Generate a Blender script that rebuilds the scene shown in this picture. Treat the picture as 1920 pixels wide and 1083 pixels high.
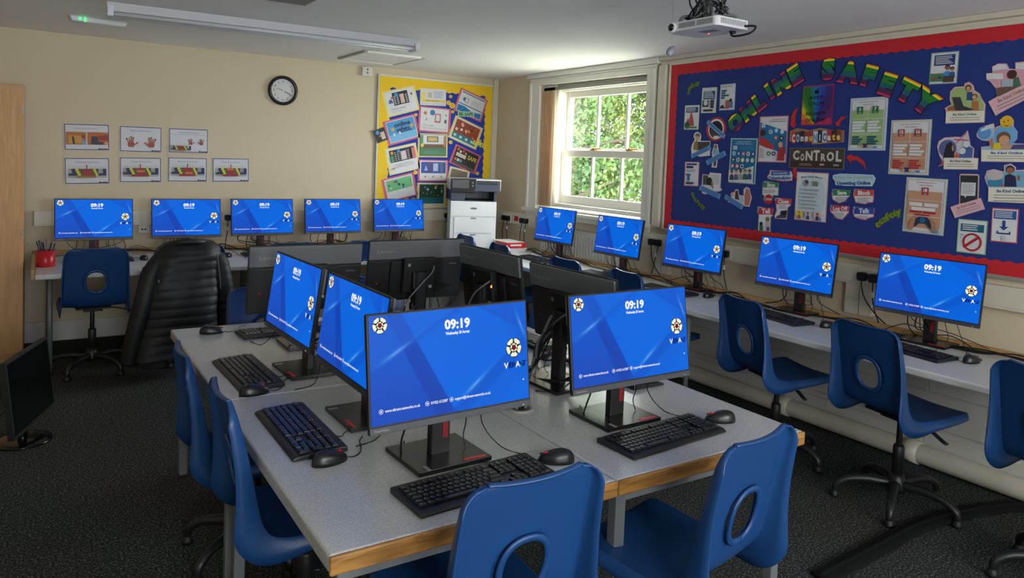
import bpy, bmesh, math, random
from mathutils import Vector, Matrix
random.seed(7)
for o in list(bpy.data.objects): bpy.data.objects.remove(o)
SC = bpy.context.scene; COL = SC.collection
PI = math.pi; D = PI/180

# ------------------------------------------------------------------ camera
CF, CCY, CYAW, CPIT, CROL, CH = 1383.0, 373.0, 32.75*D, 3.06*D, 2.23*D, 1.62
fw = Vector((math.sin(CYAW)*math.cos(CPIT), math.cos(CYAW)*math.cos(CPIT), -math.sin(CPIT)))
r0 = Vector((math.cos(CYAW), -math.sin(CYAW), 0)); u0 = r0.cross(fw)
RT = math.cos(CROL)*r0+math.sin(CROL)*u0; UP = -math.sin(CROL)*r0+math.cos(CROL)*u0
cam_data = bpy.data.cameras.new('camera'); cam = bpy.data.objects.new('camera', cam_data); COL.objects.link(cam)
cam.matrix_world = Matrix(((RT.x, UP.x, -fw.x, 0), (RT.y, UP.y, -fw.y, 0), (RT.z, UP.z, -fw.z, CH), (0, 0, 0, 1)))
cam_data.sensor_width = 36; cam_data.lens = CF*36/1920; cam_data.shift_y = (CCY-541.5)/1920
cam_data.clip_start = .05; cam_data.clip_end = 200
SC.camera = cam
SC.view_settings.view_transform = 'Standard'; SC.view_settings.look = 'None'
SC.view_settings.exposure = 1.65; SC.view_settings.gamma = 1; SC.view_settings.use_curve_mapping = False
def ray(px, py): return fw + RT*((px-960)/CF) + UP*((CCY-py)/CF)
def on_z(px, py, z): d = ray(px, py); return Vector((0, 0, CH))+d*((z-CH)/d.z)
def on_y(px, py, y): d = ray(px, py); return Vector((0, 0, CH))+d*(y/d.y)
def on_x(px, py, x): d = ray(px, py); return Vector((0, 0, CH))+d*(x/d.x)

# ------------------------------------------------------------------ world and daylight
SKY = 7.5
w = bpy.data.worlds.new('overcast_sky'); SC.world = w; w.use_nodes = True
nt = w.node_tree; nt.nodes.clear()
wo = nt.nodes.new('ShaderNodeOutputWorld'); bg = nt.nodes.new('ShaderNodeBackground')
tc = nt.nodes.new('ShaderNodeTexCoord'); sx = nt.nodes.new('ShaderNodeSeparateXYZ'); rp = nt.nodes.new('ShaderNodeValToRGB')
nt.links.new(tc.outputs['Generated'], sx.inputs[0]); nt.links.new(sx.outputs['Z'], rp.inputs[0])
rp.color_ramp.elements[0].position = 0.0; rp.color_ramp.elements[0].color = (.80, .84, .85, 1)
rp.color_ramp.elements[1].position = .7; rp.color_ramp.elements[1].color = (.92, .97, 1.0, 1)
nt.links.new(rp.outputs[0], bg.inputs[0]); bg.inputs[1].default_value = SKY
nt.links.new(bg.outputs[0], wo.inputs[0])
sl = bpy.data.lights.new('sun', 'SUN'); sl.energy = 6; sl.angle = .05; sl.color = (1, .95, .84)
so = bpy.data.objects.new('sun', sl); COL.objects.link(so)
so.rotation_euler = Vector((-.55, .35, .8)).to_track_quat('Z', 'Y').to_euler()
def portal(loc, rot, sx_, sy_):
    l = bpy.data.lights.new('window_portal', 'AREA'); l.shape = 'RECTANGLE'; l.size = sx_; l.size_y = sy_; l.cycles.is_portal = True
    o = bpy.data.objects.new('window_portal', l); COL.objects.link(o); o.location = loc; o.rotation_euler = rot
portal((4.66, 5.26, 1.76), (0, 90*D, 0), 1.28, 1.40)          # shines to -x
portal((.25, -2.16, 1.62), (90*D, 0, 0), 1.5, 1.3)            # rear windows, shine to +y
portal((2.45, -2.16, 1.62), (90*D, 0, 0), 1.5, 1.3)

# ------------------------------------------------------------------ materials
def lin(c): return tuple(((v/255)/12.92 if v/255 <= .04045 else ((v/255+.055)/1.055)**2.4) for v in c)
MATS = {}
def mat(name, rgb, rough=.6, metal=0, noise=0, nscale=20, bump=0, bscale=80, emit=0, spec=.5, coat=0):
    if name in MATS: return MATS[name]
    m = bpy.data.materials.new(name); m.use_nodes = True; n = m.node_tree.nodes; L = m.node_tree.links
    b = n['Principled BSDF']; c = lin(rgb)+(1,)
    b.inputs['Base Color'].default_value = c; b.inputs['Roughness'].default_value = rough; b.inputs['Metallic'].default_value = metal
    b.inputs['Specular IOR Level'].default_value = spec
    if coat: b.inputs['Coat Weight'].default_value = coat; b.inputs['Coat Roughness'].default_value = .15
    t = None
    if noise or bump:
        t = n.new('ShaderNodeTexCoord')
    if noise:
        nz = n.new('ShaderNodeTexNoise'); nz.inputs['Scale'].default_value = nscale; nz.inputs['Detail'].default_value = 5
        L.new(t.outputs['Object'], nz.inputs['Vector'])
        mx = n.new('ShaderNodeMix'); mx.data_type = 'RGBA'
        mx.inputs['A'].default_value = tuple(v*(1-noise) for v in c[:3])+(1,); mx.inputs['B'].default_value = tuple(min(1, v*(1+noise)) for v in c[:3])+(1,)
        L.new(nz.outputs['Fac'], mx.inputs['Factor']); L.new(mx.outputs['Result'], b.inputs['Base Color'])
    if bump:
        nz = n.new('ShaderNodeTexNoise'); nz.inputs['Scale'].default_value = bscale; nz.inputs['Detail'].default_value = 3
        L.new(t.outputs['Object'], nz.inputs['Vector'])
        bp = n.new('ShaderNodeBump'); bp.inputs['Strength'].default_value = bump; bp.inputs['Distance'].default_value = .01
        L.new(nz.outputs['Fac'], bp.inputs['Height']); L.new(bp.outputs['Normal'], b.inputs['Normal'])
    if emit:
        b.inputs['Emission Color'].default_value = c; b.inputs['Emission Strength'].default_value = emit
    MATS[name] = m; return m
def glow(name, rgb, s=.3):
    if name in MATS: return MATS[name]
    m = bpy.data.materials.new(name); m.use_nodes = True; b = m.node_tree.nodes['Principled BSDF']
    b.inputs['Base Color'].default_value = (0, 0, 0, 1); b.inputs['Roughness'].default_value = .4; b.inputs['Specular IOR Level'].default_value = .05
    b.inputs['Emission Color'].default_value = lin(rgb)+(1,); b.inputs['Emission Strength'].default_value = s
    MATS[name] = m; return m
def paper(rgb):
    return mat('print_%02x%02x%02x' % tuple(int(v) for v in rgb), rgb, .55)
M_BLACK = mat('black_plastic', (24, 24, 26), .42, bump=.05, bscale=400)
M_BLACK2 = mat('matt_black', (14, 14, 15), .55)
M_KEY = mat('keycap_black', (20, 20, 22), .33)
M_BASE = mat('satin_black_base', (18, 18, 20), .27, spec=.6)
M_GREYP = mat('dark_grey_plastic', (94, 98, 102), .45)
M_CHIN = mat('bezel_grey', (60, 62, 67), .45)
M_LETTER = mat('grey_lettering', (128, 130, 134), .4)
M_RED = mat('red_plastic', (190, 22, 30), .4)
M_BLUE = mat('blue_polypropylene', (22, 63, 115), .38, noise=.06, nscale=6, bump=.08, bscale=500)
M_CHROME = mat('dull_hinge_steel', (150, 140, 120), .5, .6)
M_GREYM = mat('grey_painted_steel', (112, 116, 118), .45, .2)
M_WHITEP = mat('white_plastic', (214, 212, 204), .4)
M_TRIM = mat('cream_gloss_paint', (206, 200, 182), .35, noise=.03, nscale=5)
M_CABLE = mat('black_cable', (15, 15, 16), .45)
M_CABLEG = mat('grey_cable', (110, 112, 116), .45)
M_BRASS = mat('brass', (170, 130, 60), .3, 1)
M_NAVYP = mat('slate_blue_plastic', (44, 54, 76), .4)
def wood(name, c1, c2, scale=(1, 12, 12), rough=.45):
    if name in MATS: return MATS[name]
    m = bpy.data.materials.new(name); m.use_nodes = True; n = m.node_tree.nodes; L = m.node_tree.links; b = n['Principled BSDF']
    t = n.new('ShaderNodeTexCoord'); mp = n.new('ShaderNodeMapping'); mp.inputs['Scale'].default_value = scale
    nz = n.new('ShaderNodeTexNoise'); nz.inputs['Scale'].default_value = 3; nz.inputs['Detail'].default_value = 8; nz.inputs['Distortion'].default_value = 1.2
    cr = n.new('ShaderNodeValToRGB'); cr.color_ramp.elements[0].position = .3; cr.color_ramp.elements[1].position = .7
    cr.color_ramp.elements[0].color = lin(c1)+(1,); cr.color_ramp.elements[1].color = lin(c2)+(1,)
    L.new(t.outputs['Object'], mp.inputs[0]); L.new(mp.outputs[0], nz.inputs['Vector']); L.new(nz.outputs['Fac'], cr.inputs[0]); L.new(cr.outputs[0], b.inputs['Base Color'])
    b.inputs['Roughness'].default_value = rough; MATS[name] = m; return m
M_WOOD = wood('worn_beech_lipping', (112, 76, 36), (178, 130, 68), (2, 14, 14), .4)
M_CUP = wood('beech_effect_board', (190, 142, 92), (208, 162, 112), (14, 14, 1), .5)
M_BATTEN = wood('pine_batten', (160, 122, 74), (184, 146, 94), (4, 14, 14), .5)

def laminate():
    m = bpy.data.materials.new('grey_laminate'); m.use_nodes = True; n = m.node_tree.nodes; L = m.node_tree.links; b = n['Principled BSDF']
    t = n.new('ShaderNodeTexCoord'); nz = n.new('ShaderNodeTexNoise'); nz.inputs['Scale'].default_value = 260; nz.inputs['Detail'].default_value = 2
    n2 = n.new('ShaderNodeTexNoise'); n2.inputs['Scale'].default_value = 2.2; n2.inputs['Detail'].default_value = 4
    cr = n.new('ShaderNodeValToRGB'); cr.color_ramp.elements[0].color = lin((160, 163, 166))+(1,); cr.color_ramp.elements[1].color = lin((188, 190, 190))+(1,)
    cr.color_ramp.elements[0].position = .35; cr.color_ramp.elements[1].position = .65
    rr = n.new('ShaderNodeMapRange'); rr.inputs['To Min'].default_value = .16; rr.inputs['To Max'].default_value = .28
    bp = n.new('ShaderNodeBump'); bp.inputs['Strength'].default_value = .12; bp.inputs['Distance'].default_value = .002
    L.new(t.outputs['Object'], nz.inputs['Vector']); L.new(t.outputs['Object'], n2.inputs['Vector'])
    L.new(nz.outputs['Fac'], cr.inputs[0]); L.new(cr.outputs[0], b.inputs['Base Color']); L.new(n2.outputs['Fac'], rr.inputs['Value']); L.new(rr.outputs[0], b.inputs['Roughness'])
    L.new(nz.outputs['Fac'], bp.inputs['Height']); L.new(bp.outputs[0], b.inputs['Normal'])
    return m
M_LAM = laminate()
M_LAMW = mat('white_laminate', (196, 198, 198), .35, noise=.04, nscale=3)

def carpet():
    m = bpy.data.materials.new('charcoal_carpet'); m.use_nodes = True; n = m.node_tree.nodes; L = m.node_tree.links; b = n['Principled BSDF']
    t = n.new('ShaderNodeTexCoord'); nz = n.new('ShaderNodeTexNoise'); nz.inputs['Scale'].default_value = 105; nz.inputs['Detail'].default_value = 3; nz.inputs['Roughness'].default_value = .8
    n2 = n.new('ShaderNodeTexNoise'); n2.inputs['Scale'].default_value = 1.5
    cr = n.new('ShaderNodeValToRGB'); e = cr.color_ramp.elements; e[0].position = .38; e[0].color = lin((30, 31, 31))+(1,); e[1].position = .64; e[1].color = lin((132, 136, 130))+(1,)
    k = e.new(.54); k.color = lin((62, 64, 62))+(1,)
    mm = n.new('ShaderNodeMix'); mm.data_type = 'RGBA'; mm.blend_type = 'MULTIPLY'; mm.inputs['Factor'].default_value = .35
    bp = n.new('ShaderNodeBump'); bp.inputs['Strength'].default_value = .9; bp.inputs['Distance'].default_value = .006
    L.new(t.outputs['Object'], nz.inputs['Vector']); L.new(t.outputs['Object'], n2.inputs['Vector']); L.new(nz.outputs['Fac'], cr.inputs[0])
    L.new(cr.outputs[0], mm.inputs['A']); L.new(n2.outputs['Color'], mm.inputs['B']); L.new(mm.outputs['Result'], b.inputs['Base Color'])
    L.new(nz.outputs['Fac'], bp.inputs['Height']); L.new(bp.outputs[0], b.inputs['Normal']); b.inputs['Roughness'].default_value = .95; b.inputs['Specular IOR Level'].default_value = .1
    return m
M_CARPET = carpet()
M_WALL = mat('magnolia_wall_paint', (206, 193, 166), .75, noise=.03, nscale=1.2, bump=.06, bscale=30)
M_CEIL = mat('white_ceiling_paint', (244, 243, 242), .8, noise=.03, nscale=.9, bump=.05, bscale=12)
def brickpaint():
    m = bpy.data.materials.new('painted_wall_right'); m.use_nodes = True; n = m.node_tree.nodes; L = m.node_tree.links; b = n['Principled BSDF']
    t = n.new('ShaderNodeTexCoord'); s = n.new('ShaderNodeSeparateXYZ'); L.new(t.outputs['Object'], s.inputs[0])
    cb = n.new('ShaderNodeCombineXYZ'); L.new(s.outputs['Y'], cb.inputs['X']); L.new(s.outputs['Z'], cb.inputs['Y'])
    br = n.new('ShaderNodeTexBrick'); br.inputs['Scale'].default_value = 1; br.inputs['Brick Width'].default_value = .62; br.inputs['Row Height'].default_value = .2
    br.inputs['Mortar Size'].default_value = .006; br.inputs['Mortar Smooth'].default_value = .4; L.new(cb.outputs[0], br.inputs['Vector'])
    lt = n.new('ShaderNodeMath'); lt.operation = 'LESS_THAN'; lt.inputs[1].default_value = .7; L.new(s.outputs['Z'], lt.inputs[0])
    mu = n.new('ShaderNodeMath'); mu.operation = 'MULTIPLY'; L.new(br.outputs['Fac'], mu.inputs[0]); L.new(lt.outputs[0], mu.inputs[1])
    bp = n.new('ShaderNodeBump'); bp.invert = True; bp.inputs['Strength'].default_value = .8; bp.inputs['Distance'].default_value = .01
    L.new(mu.outputs[0], bp.inputs['Height']); L.new(bp.outputs[0], b.inputs['Normal'])
    mx = n.new('ShaderNodeMix'); mx.data_type = 'RGBA'; mx.inputs['A'].default_value = lin((208, 194, 166))+(1,); mx.inputs['B'].default_value = lin((206, 204, 198))+(1,)
    L.new(lt.outputs[0], mx.inputs['Factor']); L.new(mx.outputs['Result'], b.inputs['Base Color']); b.inputs['Roughness'].default_value = .6
    return m
M_WALLR = brickpaint()

# ------------------------------------------------------------------ mesh helpers
class MB:
    def __init__(s): s.v = []; s.f = []; s.m = []; s.sm = []; s.mats = []
    def mi(s, m):
        if m not in s.mats: s.mats.append(m)
        return s.mats.index(m)
    def add(s, vs, fs, m, smooth=False, T=None):
        b = len(s.v); s.v += [tuple(T @ Vector(p)) if T else tuple(p) for p in vs]; i = s.mi(m)
        for f in fs: s.f.append(tuple(b+k for k in f)); s.m.append(i); s.sm.append(smooth)
        return s
    def box(s, c, sz, m, rz=0, T=None, taper=1.0):
        x, y, z = (k/2 for k in sz); vs = []
        for dz, t in ((-z, 1), (z, taper)):
            for dx, dy in ((-x, -y), (x, -y), (x, y), (-x, y)):
                p = Vector((dx*t, dy*t, dz))
                if rz: p.rotate(Matrix.Rotation(rz, 3, 'Z'))
                vs.append(p+Vector(c))
        return s.add(vs, [(0, 3, 2, 1), (4, 5, 6, 7), (0, 1, 5, 4), (1, 2, 6, 5), (2, 3, 7, 6), (3, 0, 4, 7)], m, False, T)
    def span(s, a, b, m):
        return s.box([(a[i]+b[i])/2 for i in range(3)], [abs(b[i]-a[i]) for i in range(3)], m)
    def lathe(s, prof, m, c=(0, 0, 0), n=24, axis='Z', smooth=True, T=None):
        vs = []; fs = []
        for r, z in prof:
            for k in range(n):
                a = 2*PI*k/n; p = (r*math.cos(a), r*math.sin(a), z)
                if axis == 'X': p = (p[2], p[0], p[1])
                if axis == 'Y': p = (p[1], p[2], p[0])
                vs.append((p[0]+c[0], p[1]+c[1], p[2]+c[2]))
        for i in range(len(prof)-1):
            for k in range(n): fs.append((i*n+k, i*n+(k+1) % n, (i+1)*n+(k+1) % n, (i+1)*n+k))
        fs.append(tuple(range(n-1, -1, -1))); fs.append(tuple((len(prof)-1)*n+k for k in range(n)))
        return s.add(vs, fs, m, smooth, T)
    def cyl(s, a, b, r, m, n=16, r2=None):
        return s.tube([a, b], r, m, n, r2=r2, sub=1)
    def tube(s, pts, r, m, n=8, r2=None, sub=6, flat=1.0, radii=None, T=None):
        P = [Vector(p) for p in pts]
        if sub > 1 and len(P) > 2:
            Q = []; RR = []
            for i in range(len(P)-1):
                p0 = P[max(i-1, 0)]; p1 = P[i]; p2 = P[i+1]; p3 = P[min(i+2, len(P)-1)]
                for k in range(sub):
                    t = k/sub; Q.append(.5*((2*p1)+(p2-p0)*t+(2*p0-5*p1+4*p2-p3)*t*t+(3*p1-p0-3*p2+p3)*t**3))
                    if radii: RR.append(radii[i]*(1-t)+radii[i+1]*t)
            Q.append(P[-1]); RR.append(radii[-1] if radii else 0)
        else: Q = P; RR = radii
        vs = []; fs = []; prev = None
        for i, p in enumerate(Q):
            d = (Q[min(i+1, len(Q)-1)]-Q[max(i-1, 0)]).normalized()
            if d.length < 1e-6: d = Vector((0, 0, 1))
            if prev is None: a = Vector((0, 0, 1)) if abs(d.z) < .9 else Vector((1, 0, 0)); x = d.cross(a).normalized()
            else: x = (prev-d*prev.dot(d)); x = x.normalized() if x.length > 1e-6 else prev
            prev = x; y = d.cross(x)
            rr = RR[i] if radii else (r if r2 is None else r+(r2-r)*i/(len(Q)-1))
            for k in range(n):
                an = 2*PI*k/n; vs.append(p+x*math.cos(an)*rr+y*math.sin(an)*rr*flat)
        for i in range(len(Q)-1):
            for k in range(n): fs.append((i*n+k, i*n+(k+1) % n, (i+1)*n+(k+1) % n, (i+1)*n+k))
        fs.append(tuple(range(n-1, -1, -1))); fs.append(tuple((len(Q)-1)*n+k for k in range(n)))
        return s.add(vs, fs, m, True, T)
    def prism(s, poly, z0, z1, m, T=None, side=None):
        n = len(poly); vs = [(x, y, z0) for x, y in poly]+[(x, y, z1) for x, y in poly]
        s.add(vs, [tuple(range(n-1, -1, -1)), tuple(range(n, 2*n))], m, False, T)
        return s.add(vs, [(k, (k+1) % n, n+(k+1) % n, n+k) for k in range(n)], side or m, False, T)
    def mesh(s, name):
        me = bpy.data.meshes.new(name); me.from_pydata(s.v, [], s.f)
        for m in s.mats: me.materials.append(m)
        me.polygons.foreach_set('material_index', s.m); me.polygons.foreach_set('use_smooth', s.sm); me.update(); return me
def tag(o, label=None, cat=None, group=None, kind=None):
    if label: o['label'] = label
    if cat: o['category'] = cat
    if group: o['group'] = group
    if kind: o['kind'] = kind
    return o
def obj(name, mb, parent=None, bevel=0, segs=2, label=None, loc=None, rz=None):
    me = mb.mesh(name) if isinstance(mb, MB) else mb
    o = bpy.data.objects.new(name, me); COL.objects.link(o)
    if parent: o.parent = parent
    if bevel:
        b = o.modifiers.new('bevel', 'BEVEL'); b.width = bevel; b.segments = segs; b.limit_method = 'ANGLE'; b.angle_limit = .7; b.harden_normals = False
    if label: o['label'] = label
    if loc: o.location = loc
    if rz is not None: o.rotation_euler = (0, 0, rz)
    return o
def thing(name, label, cat, loc=(0, 0, 0), rz=0, group=None):
    o = bpy.data.objects.new(name, None); COL.objects.link(o); o.location = loc; o.rotation_euler = (0, 0, rz); o.empty_display_size = .1
    return tag(o, label, cat, group)
def dup(root, loc, rz, label, group=None):
    r = root.copy(); COL.objects.link(r); r.location = loc; r.rotation_euler = (0, 0, rz); r['label'] = label
    if group: r['group'] = group
    for ch in list(root.children):
        c = ch.copy(); COL.objects.link(c); c.parent = r
        for g in list(ch.children):
            d = g.copy(); COL.objects.link(d); d.parent = c
    return r
# flat lettering: triangles of a string, cached; height 1 = cap height, centred
TXT = {}
def text_geo(s, bold=0.0):
    k = (s, bold)
    if k in TXT: return TXT[k]
    cu = bpy.data.curves.new('t', 'FONT'); cu.body = s; cu.size = 1; cu.offset = bold; cu.resolution_u = 2; cu.align_x = 'LEFT'
    o = bpy.data.objects.new('t', cu); COL.objects.link(o); bpy.context.view_layer.update()
    dg = bpy.context.evaluated_depsgraph_get(); me = bpy.data.meshes.new_from_object(o.evaluated_get(dg))
    vs = [(v.co.x, v.co.y) for v in me.vertices]; fs = [tuple(p.vertices) for p in me.polygons]
    bpy.data.objects.remove(o); bpy.data.meshes.remove(me); bpy.data.curves.remove(cu)
    if vs:
        x0 = min(v[0] for v in vs); x1 = max(v[0] for v in vs); cap = .69
        vs = [((x-(x0+x1)/2)/cap, (y-cap/2)/cap) for x, y in vs]; wd = (x1-x0)/cap
    else: wd = 1
    TXT[k] = (vs, fs, wd); return TXT[k]
def add_text(mb, s, m, T, h, width=None, bold=0.0, z=0.0, align='C'):
    """T maps local (x,y,z) plane coordinates; h = cap height; width squeezes to fit"""
    vs, fs, wd = text_geo(s, bold); sxx = h if width is None else width/wd
    off = 0 if align == 'C' else (wd*sxx/2 if align == 'L' else -wd*sxx/2)
    mb.add([(x*sxx+off, y*h, z) for x, y in vs], fs, m, False, T)
def disc(mb, c, r, m, T, z, n=16, ry=None):
    ry = ry or r; mb.add([(c[0]+r*math.cos(2*PI*k/n), c[1]+ry*math.sin(2*PI*k/n), z) for k in range(n)], [tuple(range(n))], m, False, T)
def quad(mb, x0, y0, x1, y1, m, T, z): mb.add([(x0, y0, z), (x1, y0, z), (x1, y1, z), (x0, y1, z)], [(0, 1, 2, 3)], m, False, T)
# ------------------------------------------------------------------ the room
XR, YB, ZC = 4.25, 7.0, 2.49
XL, YF = -1.5, -1.8
TH = .35
def struct(name, mb, bevel=0, label=None):
    o = obj(name, mb, None, bevel); o['kind'] = 'structure'
    if label: o['label'] = label
    return o
struct('floor', MB().span((XL-TH, YF-TH, -.12), (XR+TH, YB+TH, 0), M_CARPET), label='dark charcoal flecked carpet floor')
struct('ceiling', MB().span((XL-TH, YF-TH, ZC), (XR+TH, YB+TH, ZC+.25), M_CEIL), label='white painted ceiling')
struct('wall_back', MB().span((XL-TH, YB, 0), (XR+TH, YB+TH, ZC), M_WALL), label='cream end wall behind the row of five screens')
struct('wall_left', MB().span((XL-TH, YF, 0), (XL, YB, ZC), M_WALL))
WY0, WY1, WZ0, WZ1 = 4.58, 6.13, 1.14, 2.37
b = MB(); M_EXT = mat('white_outer_render', (226, 226, 222), .7)
b.span((XR, YF-TH, 0), (XR+TH, WY0, ZC), M_WALLR); b.span((XR, WY1, 0), (XR+TH, YB, ZC), M_WALLR)
b.span((XR, WY0, 0), (XR+TH, WY1, WZ0), M_WALLR); b.span((XR, WY0, WZ1), (XR+TH, WY1, ZC), M_WALLR)
struct('wall_right', b, label='cream wall with the sash window and blue display board')
b = MB()
for x0, x1 in ((XL-TH, -.5), (1.0, 1.7), (3.2, XR)): b.span((x0, YF-TH, 0), (x1, YF, ZC), M_WALL)
for x0, x1 in ((-.5, 1.0), (1.7, 3.2)): b.span((x0, YF-TH, 0), (x1, YF, .97), M_WALL); b.span((x0, YF-TH, 2.27), (x1, YF, ZC), M_WALL)
struct('wall_front', b)
GL = bpy.data.materials.new('window_glass'); GL.use_nodes = True
n = GL.node_tree.nodes; n.clear(); L_ = GL.node_tree.links
oo = n.new('ShaderNodeOutputMaterial'); tr = n.new('ShaderNodeBsdfTransparent'); gg = n.new('ShaderNodeBsdfGlossy'); gg.inputs['Roughness'].default_value = .02
mx = n.new('ShaderNodeMixShader'); mx.inputs[0].default_value = .05; L_.new(tr.outputs[0], mx.inputs[1]); L_.new(gg.outputs[0], mx.inputs[2]); L_.new(mx.outputs[0], oo.inputs[0])
for k, x0 in enumerate((-.5, 1.7)):
    b = MB(); y = YF-.15
    b.span((x0, y-.03, .97), (x0+.05, y+.03, 2.27), M_TRIM); b.span((x0+1.45, y-.03, .97), (x0+1.5, y+.03, 2.27), M_TRIM)
    b.span((x0+.05, y-.03, .97), (x0+1.45, y+.03, 1.03), M_TRIM); b.span((x0+.05, y-.03, 2.21), (x0+1.45, y+.03, 2.27), M_TRIM); b.span((x0+.725, y-.03, 1.03), (x0+.775, y+.03, 2.21), M_TRIM)
    wn = struct('window_%d' % (k+2), b)
    obj('glass', MB().span((x0+.05, y-.003, 1.03), (x0+.725, y+.003, 2.21), GL).span((x0+.775, y-.003, 1.03), (x0+1.45, y+.003, 2.21), GL), wn)
# window 1: sliding sash, three panes over three
SX = XR+.15
b = MB()
M_TRIMW = mat('white_gloss_paint', (222, 220, 210), .3)
b.span((XR+.02, WY0, WZ0), (XR+.26, WY0+.03, WZ1), M_TRIMW); b.span((XR+.02, 5.93, WZ0+.03), (XR+.26, WY1-.001, WZ1), M_TRIMW)
b.span((XR+.10, WY0+.03, 2.31), (XR+.26, 5.93, WZ1), M_TRIMW)
b.span((XR+.05, WY0+.03, 2.335), (XR+.10, 5.93, WZ1), M_TRIMW)
b.span((XR+.06, WY0+.03, WZ0+.03), (XR+.26, 5.93, WZ0+.07), M_TRIMW)
win = struct('window_1', b, .004, label='white painted sash window looking out on trees')
def sash(name, x, z0, z1, rb, rt):
    b = MB(); ya, yb = WY0+.03, 5.93; s = .05
    b.span((x-.02, ya, z0), (x+.02, ya+s, z1), M_TRIMW); b.span((x-.02, yb-s, z0), (x+.02, yb, z1), M_TRIMW)
    b.span((x-.02, ya+s, z0), (x+.02, yb-s, z0+rb), M_TRIMW); b.span((x-.02, ya+s, z1-rt), (x+.02, yb-s, z1), M_TRIMW)
    for yy in (5.04, 5.455): b.span((x-.014, yy-.012, z0+rb), (x+.014, yy+.012, z1-rt), M_TRIMW)
    o = obj(name, b, win, .003); obj('glass_panes', MB().span((x-.002, ya+s-.004, z0+rb-.004), (x+.002, yb-s+.004, z1-rt+.004), GL), o)
sash('upper_sash', SX+.045, 1.70, 2.31, .055, .06); sash('lower_sash', SX, 1.21, 1.735, .08, .065)
for yy in (4.95, 5.45):
    b = MB(); b.box((SX-.005, yy, 1.742), (.03, .05, .012), M_BRASS); b.tube([(SX-.01, yy-.02, 1.752), (SX-.014, yy-.12, 1.754)], .006, M_BRASS, 8, sub=1); b.lathe([(.0, 0), (.012, 0), (.012, .012), (0, .014)], M_BRASS, (SX-.005, yy, 1.748), 12)
    obj('sash_fastener', b, win)
b = MB(); b.span((XR-.05, WY0-.14, 1.105), (XR+.06, WY1+.22, WZ0), M_TRIMW); b.span((XR-.025, WY0-.1, 1.06), (XR-.001, WY1+.18, 1.105), M_TRIMW)
obj('window_sill', b, win, .006)
b = MB()
for y0, y1 in ((WY1, WY1+.16), (WY0-.12, WY0)):
    b.span((XR-.028, y0, WZ0), (XR-.001, y1, 2.40), M_TRIMW)
    b.span((XR-.045, (y0 if y0 < 5 else y1-.035), WZ0), (XR-.028, (y0+.035 if y0 < 5 else y1), 2.40), M_TRIMW)
b.span((XR-.03, WY0-.12, WZ1), (XR-.001, WY1+.16, 2.46), M_TRIMW); b.span((XR-.06, WY0-.15, 2.44), (XR-.001, WY1+.19, ZC-.001), M_TRIMW); b.span((XR-.04, WY0-.12, 2.42), (XR-.028, WY1+.16, 2.44), M_TRIMW)
obj('architrave', b, win, .005)
# vertical blind gathered at the left of the window
def fabric(name, rgb):
    m = bpy.data.materials.new(name); m.use_nodes = True; n = m.node_tree.nodes; L = m.node_tree.links; d = n.new('ShaderNodeBsdfDiffuse'); tl = n.new('ShaderNodeBsdfTranslucent'); mx = n.new('ShaderNodeMixShader')
    wv = n.new('ShaderNodeTexNoise'); wv.inputs['Scale'].default_value = 90; cr = n.new('ShaderNodeValToRGB'); cr.color_ramp.elements[0].color = tuple(v*.9 for v in lin(rgb))+(1,); cr.color_ramp.elements[1].color = lin(rgb)+(1,)
    L.new(wv.outputs['Fac'], cr.inputs[0]); L.new(cr.outputs[0], d.inputs[0]); L.new(cr.outputs[0], tl.inputs[0]); mx.inputs[0].default_value = .6
    L.new(d.outputs[0], mx.inputs[1]); L.new(tl.outputs[0], mx.inputs[2]); L.new(mx.outputs[0], n['Material Output'].inputs[0]); return m
M_BLIND = fabric('peach_blind_fabric', (252, 226, 196)); M_BLIND_LIT = fabric('lit_blind_fabric', (246, 236, 218))  # second fabric: same blind, paler, with the light on the last slat painted in
vb = thing('vertical_blind', 'peach vertical blind gathered at the left end of the sash window', 'blind', (XR+.05, 6.12, 2.35))
obj('head_rail', MB().span((-.03, -1.51, -.035), (.02, .0, .0), mat('rail_grey', (150, 148, 142), .4)), vb, .003)
for k in range(11):
    a = (8+random.uniform(-6, 6))*D if k < 10 else 62*D; y = -.014-.018*k if k < 10 else -.215
    s = MB(); pts = []
    for i in range(7):
        t = (i/6-.5)*.089; bow = .006*(1-(2*i/6-1)**2); pts.append((t*math.cos(a)-bow*math.sin(a), t*math.sin(a)+bow*math.cos(a)))
    vs = [(-.005+x, y+yy, z) for z in (-1.17, -.035) for x, yy in pts]; s.add(vs, [(i, i+1, 8+i, 7+i) for i in range(6)], M_BLIND if k < 10 else M_BLIND_LIT, True)
    o = obj('slat', s, vb); md = o.modifiers.new('thick', 'SOLIDIFY'); md.thickness = .0012
obj('bottom_chain', MB().tube([(-.0, -.02-.013*k*1.0, -1.16-.006*(k % 2)) for k in range(12)], .0022, M_WHITEP, 6, sub=2), vb)
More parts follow.
